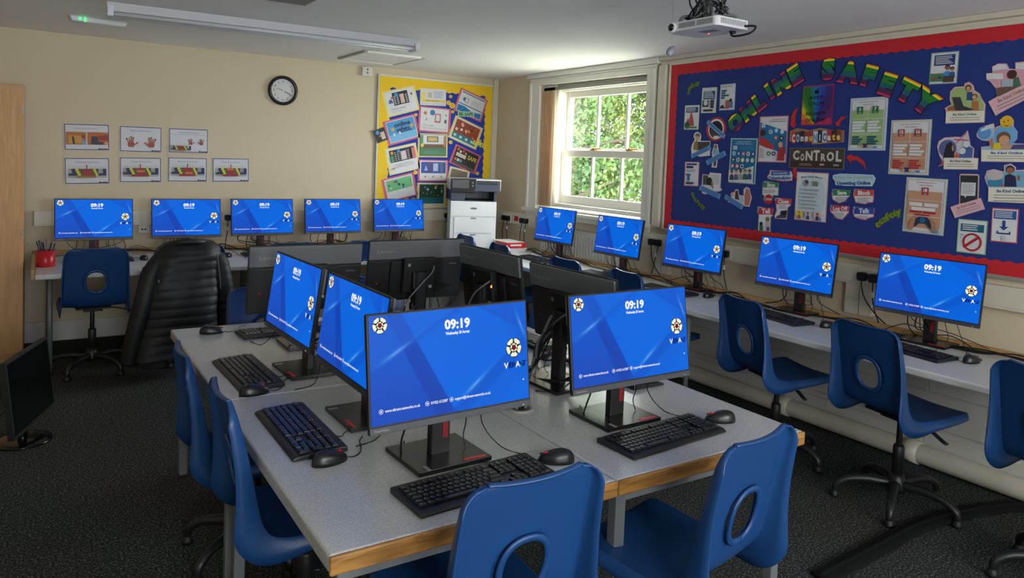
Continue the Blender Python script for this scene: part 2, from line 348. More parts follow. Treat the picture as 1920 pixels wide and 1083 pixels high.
# rails, cornice, pipe, trunking along the walls
struct('trim_1', MB().span((XR-.05, YF, 2.455), (XR-.001, WY0-.16, ZC-.001), M_TRIM).span((XR-.03, YF, 2.425), (XR-.001, WY0-.16, 2.455), M_TRIM), .006, 'cream wooden rail above the display board')
struct('trim_2', MB().span((XR-.05, 4.345, 1.12), (XR-.001, 4.425, 2.424), M_TRIM).span((XR-.03, 4.425, 1.12), (XR-.001, 4.44, 2.424), M_TRIM), .008, 'vertical boxing beside the window')
struct('trim_3', MB().span((4.19, YB-.04, .72), (4.248, YB-.001, ZC-.001), M_TRIM), .004, 'corner boxing behind the printer')
struct('baseboard_back', MB().span((XL, YB-.02, 0), (XR-.001, YB-.001, .165), M_WALLR), .004)
b = MB()
r = .055
b.tube([(XR-.075, y, .062) for y in (6.9, 5, 3.2, 1.2, YF+.02)], r, M_TRIM, 18, sub=1)
for y in (5.6, 4.0, 3.05, 2.2, .8):
    b.tube([(XR-.075, y-.05, .062), (XR-.075, y+.05, .062)], r*1.14, M_TRIM, 18, sub=1)
struct('trim_4', b, 0, 'boxed cream heating pipe along the foot of the right wall')
struct('baseboard_right', MB().span((XR-.02, YF, 0), (XR-.001, YB-.03, .17), M_WALLR), .004)
M_TRUNK = mat('off_white_trunking', (206, 200, 184), .4)
b = MB(); b.span((-.03, YB-.05, .945), (4.18, YB-.001, 1.065), M_TRUNK); b.span((-.03, YB-.053, .958), (4.18, YB-.05, 1.052), M_TRUNK)
tag(obj('dado_trunking', b, None, .003), 'off-white cable trunking along the back wall behind the five screens', 'cable trunking')
b = MB()
for ya, yb in ((YF+.05, 4.62), (6.08, 6.94)): b.span((XR-.05, ya, .945), (XR-.001, yb, 1.065), M_TRUNK); b.span((XR-.053, ya, .958), (XR-.05, yb, 1.052), M_TRUNK)
tag(obj('dado_trunking', b, None, .003), 'off-white cable trunking along the right wall under the window and board', 'cable trunking')
for y, nm in ((2.60, 'grey vertical trunking drop between the two nearest wall screens'), (4.30, 'off-white vertical trunking drop left of the third wall screen')):
    b = MB(); b.span((XR-.045, y-.085, .76), (XR-.001, y+.085, .944), M_TRUNK); b.span((XR-.047, y-.01, .76), (XR-.045, y-.006, .944), M_GREYM)
    tag(obj('trunking_drop', b, None, .002), nm, 'cable trunking')
# radiator under the window
b = MB(); y0, y1, z0, z1 = 4.75, 5.95, .42, .98
b.span((XR-.075, y0, z0), (XR-.055, y1, z1), M_WHITEP)
k = y0+.03
while k < y1-.03: b.box((XR-.082, k, (z0+z1)/2), (.018, .022, z1-z0-.05), M_WHITEP); k += .045
rd = thing('radiator', 'white ribbed panel radiator under the sash window', 'radiator', (0, 0, 0))
rd.location = (XR-.07, 5.35, 0)
o = obj('panel', b, rd, .003); o.location = (-(XR-.07), -5.35, 0)
b = MB().span((XR-.08, y0, z1), (XR-.012, y1, z1+.012), M_WHITEP)
for i in range(40): b.box((XR-.045, y0+.03+i*.029, z1+.0125), (.045, .010, .002), M_GREYM)
o = obj('top_grille', b, rd); o.location = (-(XR-.07), -5.35, 0)
b = MB()
for y in (y0+.2, y1-.2): b.span((XR-.055, y-.02, z0+.05), (XR-.002, y+.02, z1-.05), M_WHITEP)
b.tube([(XR-.05, y0+.04, z0), (XR-.05, y0+.04, .12)], .011, M_TRIM, 10, sub=1)
o = obj('bracket', b, rd); o.location = (-(XR-.07), -5.35, 0)

# ------------------------------------------------------------------ outside
def leafmat(n_, a, b_):
    m = bpy.data.materials.new(n_); m.use_nodes = True; n = m.node_tree.nodes; L = m.node_tree.links; p = n['Principled BSDF']
    t = n.new('ShaderNodeTexCoord'); z = n.new('ShaderNodeTexNoise'); z.inputs['Scale'].default_value = .9; z.inputs['Detail'].default_value = 6
    c = n.new('ShaderNodeValToRGB'); c.color_ramp.elements[0].position = .38; c.color_ramp.elements[1].position = .62; c.color_ramp.elements[0].color = lin(a)+(1,); c.color_ramp.elements[1].color = lin(b_)+(1,)
    L.new(t.outputs['Object'], z.inputs['Vector']); L.new(z.outputs['Fac'], c.inputs[0]); L.new(c.outputs[0], p.inputs['Base Color']); p.inputs['Roughness'].default_value = .6
    tl = n.new('ShaderNodeBsdfTranslucent'); L.new(c.outputs[0], tl.inputs[0]); mx = n.new('ShaderNodeMixShader'); mx.inputs[0].default_value = .3
    L.new(p.outputs[0], mx.inputs[1]); L.new(tl.outputs[0], mx.inputs[2]); L.new(mx.outputs[0], n['Material Output'].inputs[0]); return m
LEAF = [leafmat('leaf_mid_green', (30, 58, 22), (70, 98, 38)), leafmat('leaf_yellow_green', (50, 74, 24), (102, 118, 44)), leafmat('leaf_dark_green', (24, 50, 32), (56, 86, 44))]
M_BARK = mat('bark', (74, 64, 54), .9, noise=.2, nscale=8)
struct('ground', MB().span((5.5, -20, -3.7), (60, 60, -3.5), mat('lawn', (152, 156, 136), .9, noise=.2, nscale=1)), label='lawn outside below the window')
def tree(x, y, h, rad, k, label, nl=5200):
    t = thing('tree', label, 'tree', (x, y, -3.5), 0, 'trees outside the window')
    b = MB(); b.tube([(0, 0, 0), (.1, .05, h*.25), (-.1, 0, h*.5), (0, .1, h*.85)], .28, M_BARK, 10, radii=[.32, .25, .17, .04])
    tips = []
    for i in range(11):
        a = i*2.4; z = h*(.22+.05*i); L = rad*random.uniform(.6, .95)
        e = (L*math.cos(a), L*math.sin(a), z+random.uniform(.6, 1.8)); tips.append(e)
        b.tube([(0, 0, z), (e[0]*.5, e[1]*.5, z+.5), e], .1, M_BARK, 6, radii=[.11, .07, .02], sub=3)
    obj('trunk', b, t)
    b = MB(); cl = [(random.gauss(0, rad*.42), random.gauss(0, rad*.42), h*random.uniform(.22, 1.0), random.uniform(.7, 1.35)) for _ in range(42)]+[(e[0], e[1], e[2], 1.1) for e in tips]
    for i in range(nl):
        c = random.choice(cl); d = Vector((random.gauss(0, 1), random.gauss(0, 1), random.gauss(0, .8))); d = d.normalized()*c[3]*random.uniform(.55, 1.05)
        p = Vector(c[:3])+d; s = random.uniform(.055, .11); ax = Vector((random.gauss(0, 1), random.gauss(0, 1), random.gauss(0, 1))).normalized(); bx = ax.orthogonal().normalized(); cx = ax.cross(bx)
        b.add([p-bx*s, p+cx*s*.6, p+bx*s, p-cx*s*.6], [(0, 1, 2, 3)], LEAF[k], False)
    obj('foliage', b, t)
tree(15.5, 20.5, 11.5, 3.4, 0, 'mid green tree seen through the left panes of the sash window', 26000)
tree(19.5, 20.5, 12.5, 3.8, 1, 'yellow-green tree seen through the middle panes of the sash window', 28000)
tree(22.5, 20.0, 12.0, 3.6, 2, 'darker green tree seen through the right panes of the sash window', 26000)
tree(26, 31, 14, 5, 2, 'tall tree furthest from the sash window, behind the others', 26000)

# ------------------------------------------------------------------ benches and island tables
def bench(name, label, x0, y0, x1, y1, z, legs, top, edge=None, group=None):
    t = thing(name, label, 'table', ((x0+x1)/2, (y0+y1)/2, 0), 0, group); cx, cy = (x0+x1)/2, (y0+y1)/2
    b = MB(); b.span((x0-cx, y0-cy, z-.036), (x1-cx, y1-cy, z), top); obj('tabletop', b, t, .009, 3)
    for lx, ly in legs:
        obj('leg', MB().tube([(lx-cx, ly-cy, .012), (lx-cx, ly-cy, z-.037)], .016, M_GREYM, 14, sub=1).lathe([(.02, 0), (.02, .02), (.015, .03)], M_BLACK, (lx-cx, ly-cy, 0), 12), t)
    return t, cx, cy
BD = .72
for i, (x0, x1, nm) in enumerate(((-.02, 1.44, 'wall bench under the two left screens of the back row'), (1.445, 2.9, 'wall bench under the middle screens of the back row'), (2.905, XR-.06, 'wall bench in the corner under the printer'))):
    t, cx, cy = bench('wall_bench', 'pale grey '+nm, x0, 5.86, x1, YB-.06, BD, [(x0+.09, 5.95), (x0+.09, 6.8), (x1-.09, 6.8)], M_LAMW, group='wall benches')
    obj('rear_batten', MB().span((x0-cx, YB-.06-.022-cy, BD), (x1-cx, YB-.06-cy, BD+.03), M_BATTEN), t, .002)
    if i == 0: obj('end_batten', MB().span((x0-.022-cx, 5.9-cy, BD-.04), (x0-cx, YB-.06-cy, BD+.03), M_BATTEN), t, .002)
XB = 3.45
for y0, y1, nm in ((4.60, 5.855, 'under the two screens by the window'), (3.355, 4.595, 'under the third screen of the window wall'), (2.10, 3.35, 'under the fourth and fifth screens of the window wall'), (.85, 2.095, 'nearest the camera along the window wall')):
    t, cx, cy = bench('wall_bench', 'pale grey wall bench '+nm, XB, y0, XR-.10, y1, BD, ([(XB+.05, y1-.05)] if 3.3 < y1 < 3.4 else []), M_LAMW, group='wall benches')
    obj('rear_batten', MB().span((XR-.1-.022-cx, y0-cy, BD), (XR-.1-cx, y1-cy, BD+.03), M_BATTEN), t, .002)
# island: four tables pushed together
TY0, TYM, TY1 = 1.545, 2.72, 3.92
for k, (x0, x1, y0, y1, nm) in enumerate(((.55, 1.392, TY0, TYM, 'front left table of the island, wooden front edge'), (1.396, 2.24, TY0, TYM, 'front right table of the island, wooden front edge'),
                                   (.55, 1.392, TYM+.004, TY1, 'rear left table of the island'), (1.396, 2.24, TYM+.004, TY1, 'rear right table of the island'))):
    cx, cy = (x0+x1)/2, (y0+y1)/2
    t = thing('island_table', 'speckled grey '+nm, 'table', (cx, cy, 0), 0, 'island tables')
    obj('tabletop', MB().span((x0-cx, y0-cy+(.008 if k < 2 else 0), BD-.044), (x1-cx, y1-cy-(0 if k < 2 else .008), BD), M_LAM), t, .008, 3)
    ye = y0 if k < 2 else y1-.011
    obj('wooden_edge', MB().span((x0-cx, ye-cy, BD-.047), (x1-cx, ye+.011-cy, BD-.001), M_WOOD), t, .005, 3)
    for lx in (x0+.055, x1-.055):
        for ly in (y0+.07, y1-.07):
            obj('leg', MB().box((lx-cx, ly-cy, .335), (.038, .038, .65), M_GREYM).box((lx-cx, ly-cy, .006), (.042, .042, .012), M_BLACK), t, .004)
    b = MB()
    for ly in (y0+.07, y1-.07): b.box((0, ly-cy, BD-.072), (x1-x0-.15, .025, .05), M_GREYM)
    for lx in (x0+.055, x1-.055): b.box((lx-cx, 0, BD-.072), (.025, y1-y0-.18, .05), M_GREYM)
    obj('underframe', b, t)
# white bracket seen at the seam
tag(obj('desk_tidy_ring', MB().lathe([(.052, 0), (.05, .006), (.036, .006), (.036, .0012), (0, .001)], mat('grommet_grey', (150, 146, 138), .5), (1.47, 2.18, BD), 24)), 'round grey cable grommet set in the island top between the monitors', 'cable grommet')
# ------------------------------------------------------------------ computers
W_, H_ = .5396, .325
TT = Matrix.Translation((0, 0, .143)) @ Matrix.Rotation(-8*D, 4, 'X')
SW, SH = .527, .2965; SX0 = -SW/2; SZ0 = H_-.006-SH
def ss(a, b_, x): t = min(1, max(0, (x-a)/(b_-a))); return t*t*(3-2*t)
def mixc(a, b_, t): return tuple(a[i]*(1-t)+b_[i]*t for i in range(3))
def wallpaper(u, v):
    c = (0, 108, 238)
    c = mixc(c, (18, 84, 208), .8*(1-ss(.08+.38*v, .22+.30*v, u)))               # left side darker
    e1 = .10+.28*v; e2 = .19+.31*v
    c = mixc(c, (14, 66, 182), .75*ss(e1-.004, e1+.004, u)*(1-ss(e2-.003, e2+.003, u)))
    c = mixc(c, (36, 72, 182), .5*ss(.35, 1, v)*(1-ss(e2-.01, e2, u)))
    d = v-(.50-.95*u)                                                             # upper left diagonal
    c = mixc(c, (22, 108, 232), .45*(1-ss(-.004, .05, d))); c = mixc(c, (10, 80, 205), .4*ss(-.01, 0, d)*(1-ss(0, .09, d)))
    g = math.exp(-(d/.012)**2)*math.exp(-((u-.155)/.055)**2); c = mixc(c, (150, 205, 255), .8*g)
    g = math.exp(-(d/.03)**2)*math.exp(-((u-.14)/.10)**2); c = mixc(c, (90, 160, 245), .4*g)
    d = v-(1.56-1.24*u)                                                           # lower right diagonal
    c = mixc(c, (4, 82, 205), .6*ss(-.003, .003, d)*(1-ss(.0, .5, d))); c = mixc(c, (6, 112, 240), .5*ss(.16, .17, d)*(1-ss(.17, .4, d)))
    g = math.exp(-((d+.01)/.014)**2)*math.exp(-((u-.63)/.05)**2); c = mixc(c, (160, 210, 255), .8*g)
    g = math.exp(-((d+.01)/.035)**2)*math.exp(-((u-.63)/.11)**2); c = mixc(c, (80, 160, 250), .4*g)
    d = v-(-.62+.93*u)                                                            # upper right diagonal
    c = mixc(c, (4, 84, 210), .55*(1-ss(-.12, .003, -d) if False else ss(-.10, 0, d)*(1-ss(0, .004, d))))
    c = mixc(c, (10, 92, 222), .5*(1-ss(-.004, .0, d))*ss(.66, .7, u))
    d = u-(.905+.23*v); g = math.exp(-(d/.010)**2)*math.exp(-((v-.24)/.12)**2); c = mixc(c, (150, 200, 255), .6*g)
    c = mixc(c, (20, 84, 205), .35*ss(-.14, -.02, d)*(1-ss(-.004, .004, d))*(1-ss(.3, .45, v)))
    return c
def screen_mesh():
    NX, NY = 150, 84; vs = []; fs = []
    for j in range(NY+1):
        for i in range(NX+1): vs.append(tuple(TT @ Vector((SX0+SW*i/NX, -.0012, SZ0+SH*(1-j/NY)))))
    for j in range(NY):
        for i in range(NX): a = j*(NX+1)+i; fs.append((a, a+NX+1, a+NX+2, a+1))
    me = bpy.data.meshes.new('screen'); me.from_pydata(vs, [], fs)
    at = me.color_attributes.new('picture', 'FLOAT_COLOR', 'POINT'); d = []
    for j in range(NY+1):
        for i in range(NX+1): d += list(lin(wallpaper(i/NX, j/NY)))+[1]
    at.data.foreach_set('color', d)
    m = bpy.data.materials.new('lit_lock_screen'); m.use_nodes = True; n = m.node_tree.nodes; b = n['Principled BSDF']
    a = n.new('ShaderNodeAttribute'); a.attribute_name = 'picture'; m.node_tree.links.new(a.outputs['Color'], b.inputs['Emission Color'])
    b.inputs['Emission Strength'].default_value = .275; b.inputs['Base Color'].default_value = (.005, .005, .006, 1); b.inputs['Roughness'].default_value = .4; b.inputs['Specular IOR Level'].default_value = .05
    me.materials.append(m); me.update(); return me
G_W = glow('screen_white', (250, 250, 252)); G_CREAM = glow('screen_cream', (252, 246, 214)); G_DG = glow('screen_dark_green', (20, 48, 40)); G_MAR = glow('screen_maroon', (128, 12, 34)); G_NAVY = glow('screen_navy', (8, 40, 128)); G_BLUE = glow('screen_blue', (6, 100, 232))
def rose(b, T, cx, cy, R):
    def sector(a0, half, ri, ro, m, z):
        P = []
        for k in range(9):
            t = -1+k/4; P.append((a0+half*t, ro*(1-.10*abs(t)**4)-R*.03*math.exp(-(t/.25)**2)))
        P += [(a0+half*.75, ri), (a0, ri*1.06), (a0-half*.75, ri)]
        b.add([(cx+r_*math.cos(q), cy+r_*math.sin(q), z) for q, r_ in P], [tuple(range(len(P)))], m, False, T)
    for i in range(5):
        a = PI/2+PI/5+i*2*PI/5
        disc(b, (cx+R*.5*math.cos(a), cy+R*.5*math.sin(a)), R*.52, G_DG, T, .0004, 16); sector(a, 31*D, R*.50, R*.94, G_CREAM, .0007)
    disc(b, (cx, cy), R*.47, G_DG, T, .0010, 20)
    for i in range(5): sector(PI/2+i*2*PI/5, 30*D, R*.22, R*.43, G_CREAM, .0012)
    disc(b, (cx, cy), R*.27, G_MAR, T, .0014, 16); disc(b, (cx, cy), R*.11, G_DG, T, .0016, 10); disc(b, (cx, cy), R*.07, G_MAR, T, .0018, 8)
def graphics_mesh():
    b = MB(); T = TT @ Matrix(((1, 0, 0, SX0), (0, 0, -1, -.0012), (0, 1, 0, SZ0), (0, 0, 0, 1)))
    P = lambda u, v: (SW*u, SH*(1-v))
    def tx(s, u, v, h, m, width=None, bold=0, al='C', z=.0006):
        x, y = P(u, v); add_text(b, s, m, T @ Matrix.Translation((x, y, 0)), h*SH, None if width is None else width*SW, bold, z, al)
    tx('09:19', .53, .150, .086, G_W, .165, .045); tx('Wednesday 20 August', .53, .236, .028, G_W, .155, .035)
    rose(b, T, *P(.062, .09), .0235)
    rose(b, T, *P(.905, .46), .030)
    for i, (ch, m) in enumerate((('V', G_W), ('I', G_NAVY), ('B', G_NAVY), ('R', G_NAVY), ('A', G_W), ('N', G_NAVY), ('T', G_NAVY))):
        tx(ch, (.847, .868, .884, .906, .929, .954, .976)[i], .635, .056, m, None, .03)
    for u, s, w_ in ((.055, 'www.vibrant-networks.co.uk', .205), (.325, '01922 612387', .105), (.475, 'support@vibrant-networks.co.uk', .235)):
        x, y = P(u, .875)
        b.add([(x+r_*math.cos(2*PI*k/18), y+r_*math.sin(2*PI*k/18), .0006) for k in range(18) for r_ in (.0066, .0054)], [(2*k, 2*k+1, (2*k+3) % 36, (2*k+2) % 36) for k in range(18)], G_W, False, T)
        disc(b, (x, y), .0028, G_W, T, .0006, 8)
        tx(s, u+.022, .875, .026, G_W, w_, .02, 'L')
    x, y = P(.965, .80); b.add([(x+.0035*math.cos(2*PI*k/10+PI/2)*(1 if k % 2 == 0 else .55), y+.0035*math.sin(2*PI*k/10+PI/2)*(1 if k % 2 == 0 else .55), .0006) for k in range(10)], [tuple(range(10))], G_W, False, T)
    return b.mesh('screen_graphics')
def text_on(b, s, m, T, h, x, y, width=None, bold=.02, al='C', z=.0006): add_text(b, s, m, T @ Matrix.Translation((x, y, 0)), h, width, bold, z, al)
def make_monitor():
    t = thing('desktop_monitor', 'x', 'monitor')
    b = MB(); b.box((0, .007, H_/2), (W_, .014, H_), M_BLACK2, T=TT)
    h = obj('housing', b, t, .003)
    obj('screen', screen_mesh(), t, label='lit blue lock screen showing the time')
    obj('screen_graphics', graphics_mesh(), t)
    b = MB(); b.box((0, -.0014, .0095), (W_-.002, .004, .0185), M_CHIN, T=TT); c = obj('chin', b, t, .001)
    b = MB(); Tc = TT @ Matrix(((1, 0, 0, 0), (0, 0, -1, -.0034), (0, 1, 0, 0), (0, 0, 0, 1))); text_on(b, 'ThinkVision', M_LETTER, Tc, .0055, -W_/2+.012, .010, .045, .02, 'L')
    b.box((W_/2-.03, -.0038, .006), (.004, .001, .002), G_W, T=TT); obj('lettering', b, c)
    b = MB(); b.box((0, .0165, H_-.052), (W_-.004, .012, .096), M_GREYP, T=TT); bc = obj('back_cover', b, t, .004)
    b = MB(); b.box((0, .0155, .112), (W_-.006, .006, .21), M_BLACK, T=TT); b.box((0, .024, .13), (.30, .02, .17), M_BLACK, T=TT, taper=1)
    obj('lower_back', b, t, .004)
    b = MB(); Tb = TT @ Matrix(((-1, 0, 0, 0), (0, 0, 1, .0228), (0, 1, 0, 0), (0, 0, 0, 1)))
    text_on(b, 'Lenovo', M_LETTER, Tb, .0175, -.225, H_-.055, .10, .01, 'L')
    Tb2 = TT @ Matrix(((-1, 0, 0, 0), (0, 0, 1, .0188), (0, 1, 0, 0), (0, 0, 0, 1)))
    text_on(b, 'ThinkVision', M_LETTER, Tb2, .0075, .19, .19, .045, .02, 'L'); disc(b, (-.215, .10), .0045, M_RED, Tb2, .0006, 10)
    obj('lettering', b, bc)
    b = MB(); b.box((-.0, .048, .145), (.18, .034, .182), M_BLACK2, T=TT); pc = obj('mini_computer', b, t, .004, label='small black computer clipped behind the screen')
    b = MB(); Tp = TT @ Matrix(((-1, 0, 0, 0), (0, 0, 1, .0652), (0, 1, 0, 0), (0, 0, 0, 1)))
    quad(b, -.07, .195, -.055, .212, M_LETTER, Tp, .0004); quad(b, .02, .075, .075, .09, paper((190, 190, 186)), Tp, .0004)
    for k in range(3): quad(b, .024, .0775+.004*k, .071-.01*(k % 2), .079+.004*k, M_BLACK, Tp, .0007)
    obj('sticker', b, pc)
    b = MB(); b.prism([(-.032, -.012), (.032, -.012), (.032, .016), (.02, .024), (-.02, .024), (-.032, .016)], .012, .30, M_BLACK, T=Matrix.Translation((0, .094, 0)))
    b.box((0, .082, .255), (.09, .05, .09), M_BLACK2); nk = obj('stand_column', b, t, .004)
    b = MB(); b.box((.014, .0812, .092), (.019, .0022, .062), mat('dark_red_plastic', (120, 20, 26), .4)); obj('cable_slot', b, nk, .004)
    b = MB(); b.box((0, .095, .0085), (.245, .215, .013), M_BASE); b.box((0, .095, .001), (.22, .19, .002), M_BLACK2)
    bs = obj('stand_base', b, t, .003); b = MB(); b.box((.072, .003, .0156), (.075, .011, .0016), M_RED); b.box((-.088, .004, .0156), (.012, .034, .0008), M_LETTER); obj('base_marking', b, bs)
    return t
def make_keyboard():
    t = thing('keyboard', 'x', 'keyboard'); b = MB(); w, d = .452, .152
    prof = [(-d/2-.014, .001), (-d/2-.014, .007), (-d/2-.004, .0125), (-d/2+.012, .0145), (d/2-.012, .021), (d/2, .019), (d/2, .003)]
    n_ = len(prof); vs = [(x, y, z) for x in (-w/2, w/2) for y, z in prof]
    b.add(vs, [(i, i+n_, (i+1) % n_+n_, (i+1) % n_) for i in range(n_)]+[tuple(range(n_)), tuple(range(2*n_-1, n_-1, -1))], M_BLACK)
    obj('body', b, t, .003)
    k_ = MB(); lg = MB(); U = .0188; x0 = -w/2+.012; rows = []
    def key(cx, cy, kw, kh=1):
        z = .0148+(cy+d/2)*.048; hh = .0062; a, c_ = kw*U/2-.0008, kh*U/2-.0009
        if kh > 1.5: a, c_ = kw*U/2-.0008, kh*U/2-.001
        k_.box((cx, cy, z+hh/2), (a*2, c_*2, hh), M_KEY, taper=.86)
        if kw < 2.5: zz = z+hh+.0003; lg.add([(cx-a*.5, cy+.001, zz), (cx-a*.5+.0035, cy+.001, zz), (cx-a*.5+.0035, cy+.0046, zz), (cx-a*.5, cy+.0046, zz)], [(0, 1, 2, 3)], M_LET2)
    yy = [-.058+.0192*i for i in range(5)]+[.0445]
    lay = [[1.25, 1.25, 1.25, 6, 1.25, 1.25, 1.25, 1.5], [1.25, 1]+[1]*10+[2.75], [1.75]+[1]*11+[2.25], [1.5]+[1]*12+[1.5], [1]*13+[2]]
    for r_, row in enumerate(lay):
        x = x0
        for kw in row: key(x+kw*U/2, yy[r_], kw); x += kw*U
    x = x0; fy = yy[4]+U*1.22
    for g_ in (1, 4, 4, 4):
        for k in range(g_): key(x+U/2, fy, 1); x += U
        x += U*.55
    nx = x0+15.3*U
    for kx, ky in ((1, 1), (0, 0), (1, 0), (2, 0)): key(nx+kx*U+U/2, yy[ky], 1)
    for ky in (3, 4):
        for kx in range(3): key(nx+kx*U+U/2, yy[ky], 1)
    for kx in range(3): key(nx+kx*U+U/2, fy, 1)
    px_ = nx+3.35*U
    for ky in range(5):
        for kx in range(4):
            if kx == 3 and ky in (1, 3): continue
            if ky == 0 and kx == 1: continue
            if ky == 0 and kx == 0: key(px_+U, yy[0], 2); continue
            if kx == 3 and ky in (0, 2): key(px_+3.5*U, yy[ky]+U/2, 1, 2); continue
            key(px_+kx*U+U/2, yy[ky], 1)
    for kx in range(4): key(px_+kx*U+U/2, fy, 1)
    ko = obj('keycaps', k_, t); obj('key_legends', lg, ko)
    obj('cable', MB().tube([(.10, d/2-.004, .012), (.11, d/2+.02, .006), (.07, d/2+.05, .0035), (.05, d/2+.10, .0035)], .0018, M_CABLE, 6, sub=4), t)
    return t
M_LET2 = mat('pale_key_legend', (150, 152, 156), .5)
def make_mouse():
    t = thing('mouse', 'x', 'computer mouse'); b = MB(); vs = []; fs = []; NU, NV = 20, 9
    for j in range(NV):
        ph = (j/(NV-1))*PI/2
        for i in range(NU):
            a = 2*PI*i/NU; ca, sa = math.cos(a), math.sin(a)
            rx = .031*(1-.12*(sa > 0)*sa)*(1-.10*(1-abs(sa))*.4); ry = .056
            k = math.cos(ph)**.55; x = rx*ca*k; y = ry*sa*k; z = .002+(.036-.010*(y/ry)-.004*(y/ry)**2)*math.sin(ph)**.8
            vs.append((x, y, z))
    for j in range(NV-1):
        for i in range(NU): fs.append((j*NU+i, j*NU+(i+1) % NU, (j+1)*NU+(i+1) % NU, (j+1)*NU+i))
    fs.append(tuple(range(NU-1, -1, -1))); fs.append(tuple((NV-1)*NU+i for i in range(NU)))
    b.add(vs, fs, M_MOUSE, True); obj('body', b, t)
    b = MB(); b.lathe([(.0, -.004), (.009, -.0035), (.009, .0035), (0, .004)], M_RED, (0, .030, .0245), 16, 'X'); obj('scroll_wheel', b, t, label='red scroll wheel')
    b = MB(); b.box((-.0035, .03, .0262), (.001, .04, .004), M_BLACK2); b.box((.0035, .03, .0262), (.001, .04, .004), M_BLACK2); obj('button_groove', b, t)
    obj('cable', MB().tube([(0, .054, .007), (.004, .075, .003), (-.012, .105, .0025), (-.05, .13, .0025), (-.095, .15, .0025), (-.12, .175, .0025)], .0018, M_CABLE, 6, sub=5), t)
    return t
M_MOUSE = mat('mouse_black', (20, 20, 22), .36)
MON0 = make_monitor(); KB0 = make_keyboard(); MS0 = make_mouse(); used = {}
def place(proto, loc, rz, label, group):
    if proto.name not in used:
        used[proto.name] = 1; proto.location = loc; proto.rotation_euler = (0, 0, rz); proto['label'] = label; proto['group'] = group; return proto
    return dup(proto, loc, rz, label, group)
GI, GBk, GRt = 'computers on the island tables', 'computers along the back wall', 'computers along the window wall'
mons = [  # x, y, yaw, label
 (1.020, 1.840, 2.5, 'large lit monitor at the front of the island, closest to the camera', GI, 'i'),
 (1.7275, 1.861, .5, 'lit monitor at the front right of the island, right of the closest monitor', GI, 'i'),
 (.842, 2.962, -87.3, 'lit monitor on the left side of the island, the further of the two turned sideways', GI, 'i'),
 (.859, 2.345, -89, 'lit monitor on the left side of the island, partly hidden by the closest monitor', GI, 'i'),
 (1.0715, 3.4815, 179.9, 'black monitor seen from behind, leftmost of the backs on the island', GI, 'i'),
 (1.677, 3.553, 179.2, 'black monitor back with its lettering in full view, middle of the island', GI, 'ig'),
 (1.884, 3.036, 91.5, 'black monitor seen from behind with a small orange light, right side of the island', GI, 'io'),
 (1.872, 2.368, 92.7, 'black monitor seen from behind directly behind the front right lit monitor', GI, 'i'),
 (.372, 6.60, 0, 'lit monitor above the red pen pot, first from the left on the back wall', GBk, 'b'),
 (1.047, 6.62, 0, 'lit monitor behind the black jacket, second from the left on the back wall', GBk, 'b'),
 (1.677, 6.66, .2, 'lit monitor third from the left on the back wall', GBk, 'b'),
 (2.335, 6.70, 0, 'lit monitor fourth from the left on the back wall, below the small wall sensor box', GBk, 'b'),
 (3.022, 6.74, 0, 'lit monitor below the yellow display board, left of the printer', GBk, 'b'),
 (4.00, 5.508, -86, 'lit monitor in front of the window beside the paper stack', GRt, 'r'),
 (3.962, 4.577, -88.5, 'lit monitor at the right end of the window', GRt, 'r'),
 (4.00, 3.787, -87, 'lit monitor below the left end of the blue board', GRt, 'r'),
 (3.998, 2.92, -86.8, 'lit monitor below the middle of the blue board', GRt, 'r'),
 (3.957, 2.073, -85.6, 'lit monitor on the window wall bench closest to the camera', GRt, 'r')]
for x, y, yaw, lab, g, kind in mons:
    o = place(MON0, (x, y, BD), yaw*D, lab, g)
    rn = random.Random(int(x*1000+y*77))
    if kind[0] == 'i' and yaw > 45:
        b = MB(); b.tube([(-.085, .075, .335), (-.06, .115, .30), (.0, .13, .25), (.07, .12, .17), (.11, .11, .10), (.10, .14, .02), (.05, .2, .006)], .0042, M_CABLEG, 8, sub=6); obj('power_cable', b, o, label='grey cable looping down the back')
        for k in range(4): obj('cable', MB().tube([(-.10, .06, .25-.02*k), (-.16-.01*k, .09+.01*k, .22), (-.17-.008*k, .10, .13), (-.11, .09, .08-.01*k), (-.05, .12, .03), (.03+.03*k, .17, .006)], .0026, M_CABLE, 6, sub=6), o)
        if kind == 'io': obj('indicator_light', MB().box((-.085, .085, .30), (.008, .006, .014), glow('orange_light', (255, 110, 20), 2)), o)
    elif kind[0] == 'i':
        for P, r_ in (([(.07, .06, .20), (.085, .08, .10), (.09, .10, .05), (.085, .08, .018)], .0018), ([(.13, .05, .18), (.15, .09, .08), (.20, .05, .006), (.235, -.04, .004)], .0018), ([(-.10, .06, .2), (-.12, .10, .08), (-.09, .16, .01), (-.04, .24, .004)], .003)):
            obj('cable', MB().tube(P, r_, M_CABLE, 6, sub=5), o)
    else:
        for k in range(5):
            s = rn.uniform(-.2, .2); e = rn.uniform(-.34, .34)
            obj('cable', MB().tube([(s, .05, .19), (s+rn.uniform(-.04, .04), .09, rn.uniform(.05, .11)), ((s+e)/2, .13, rn.uniform(.02, .07)), (e, rn.uniform(.1, .16), .006)], rn.choice((.002, .0026, .0034)), M_CABLE, 6, sub=6), o)
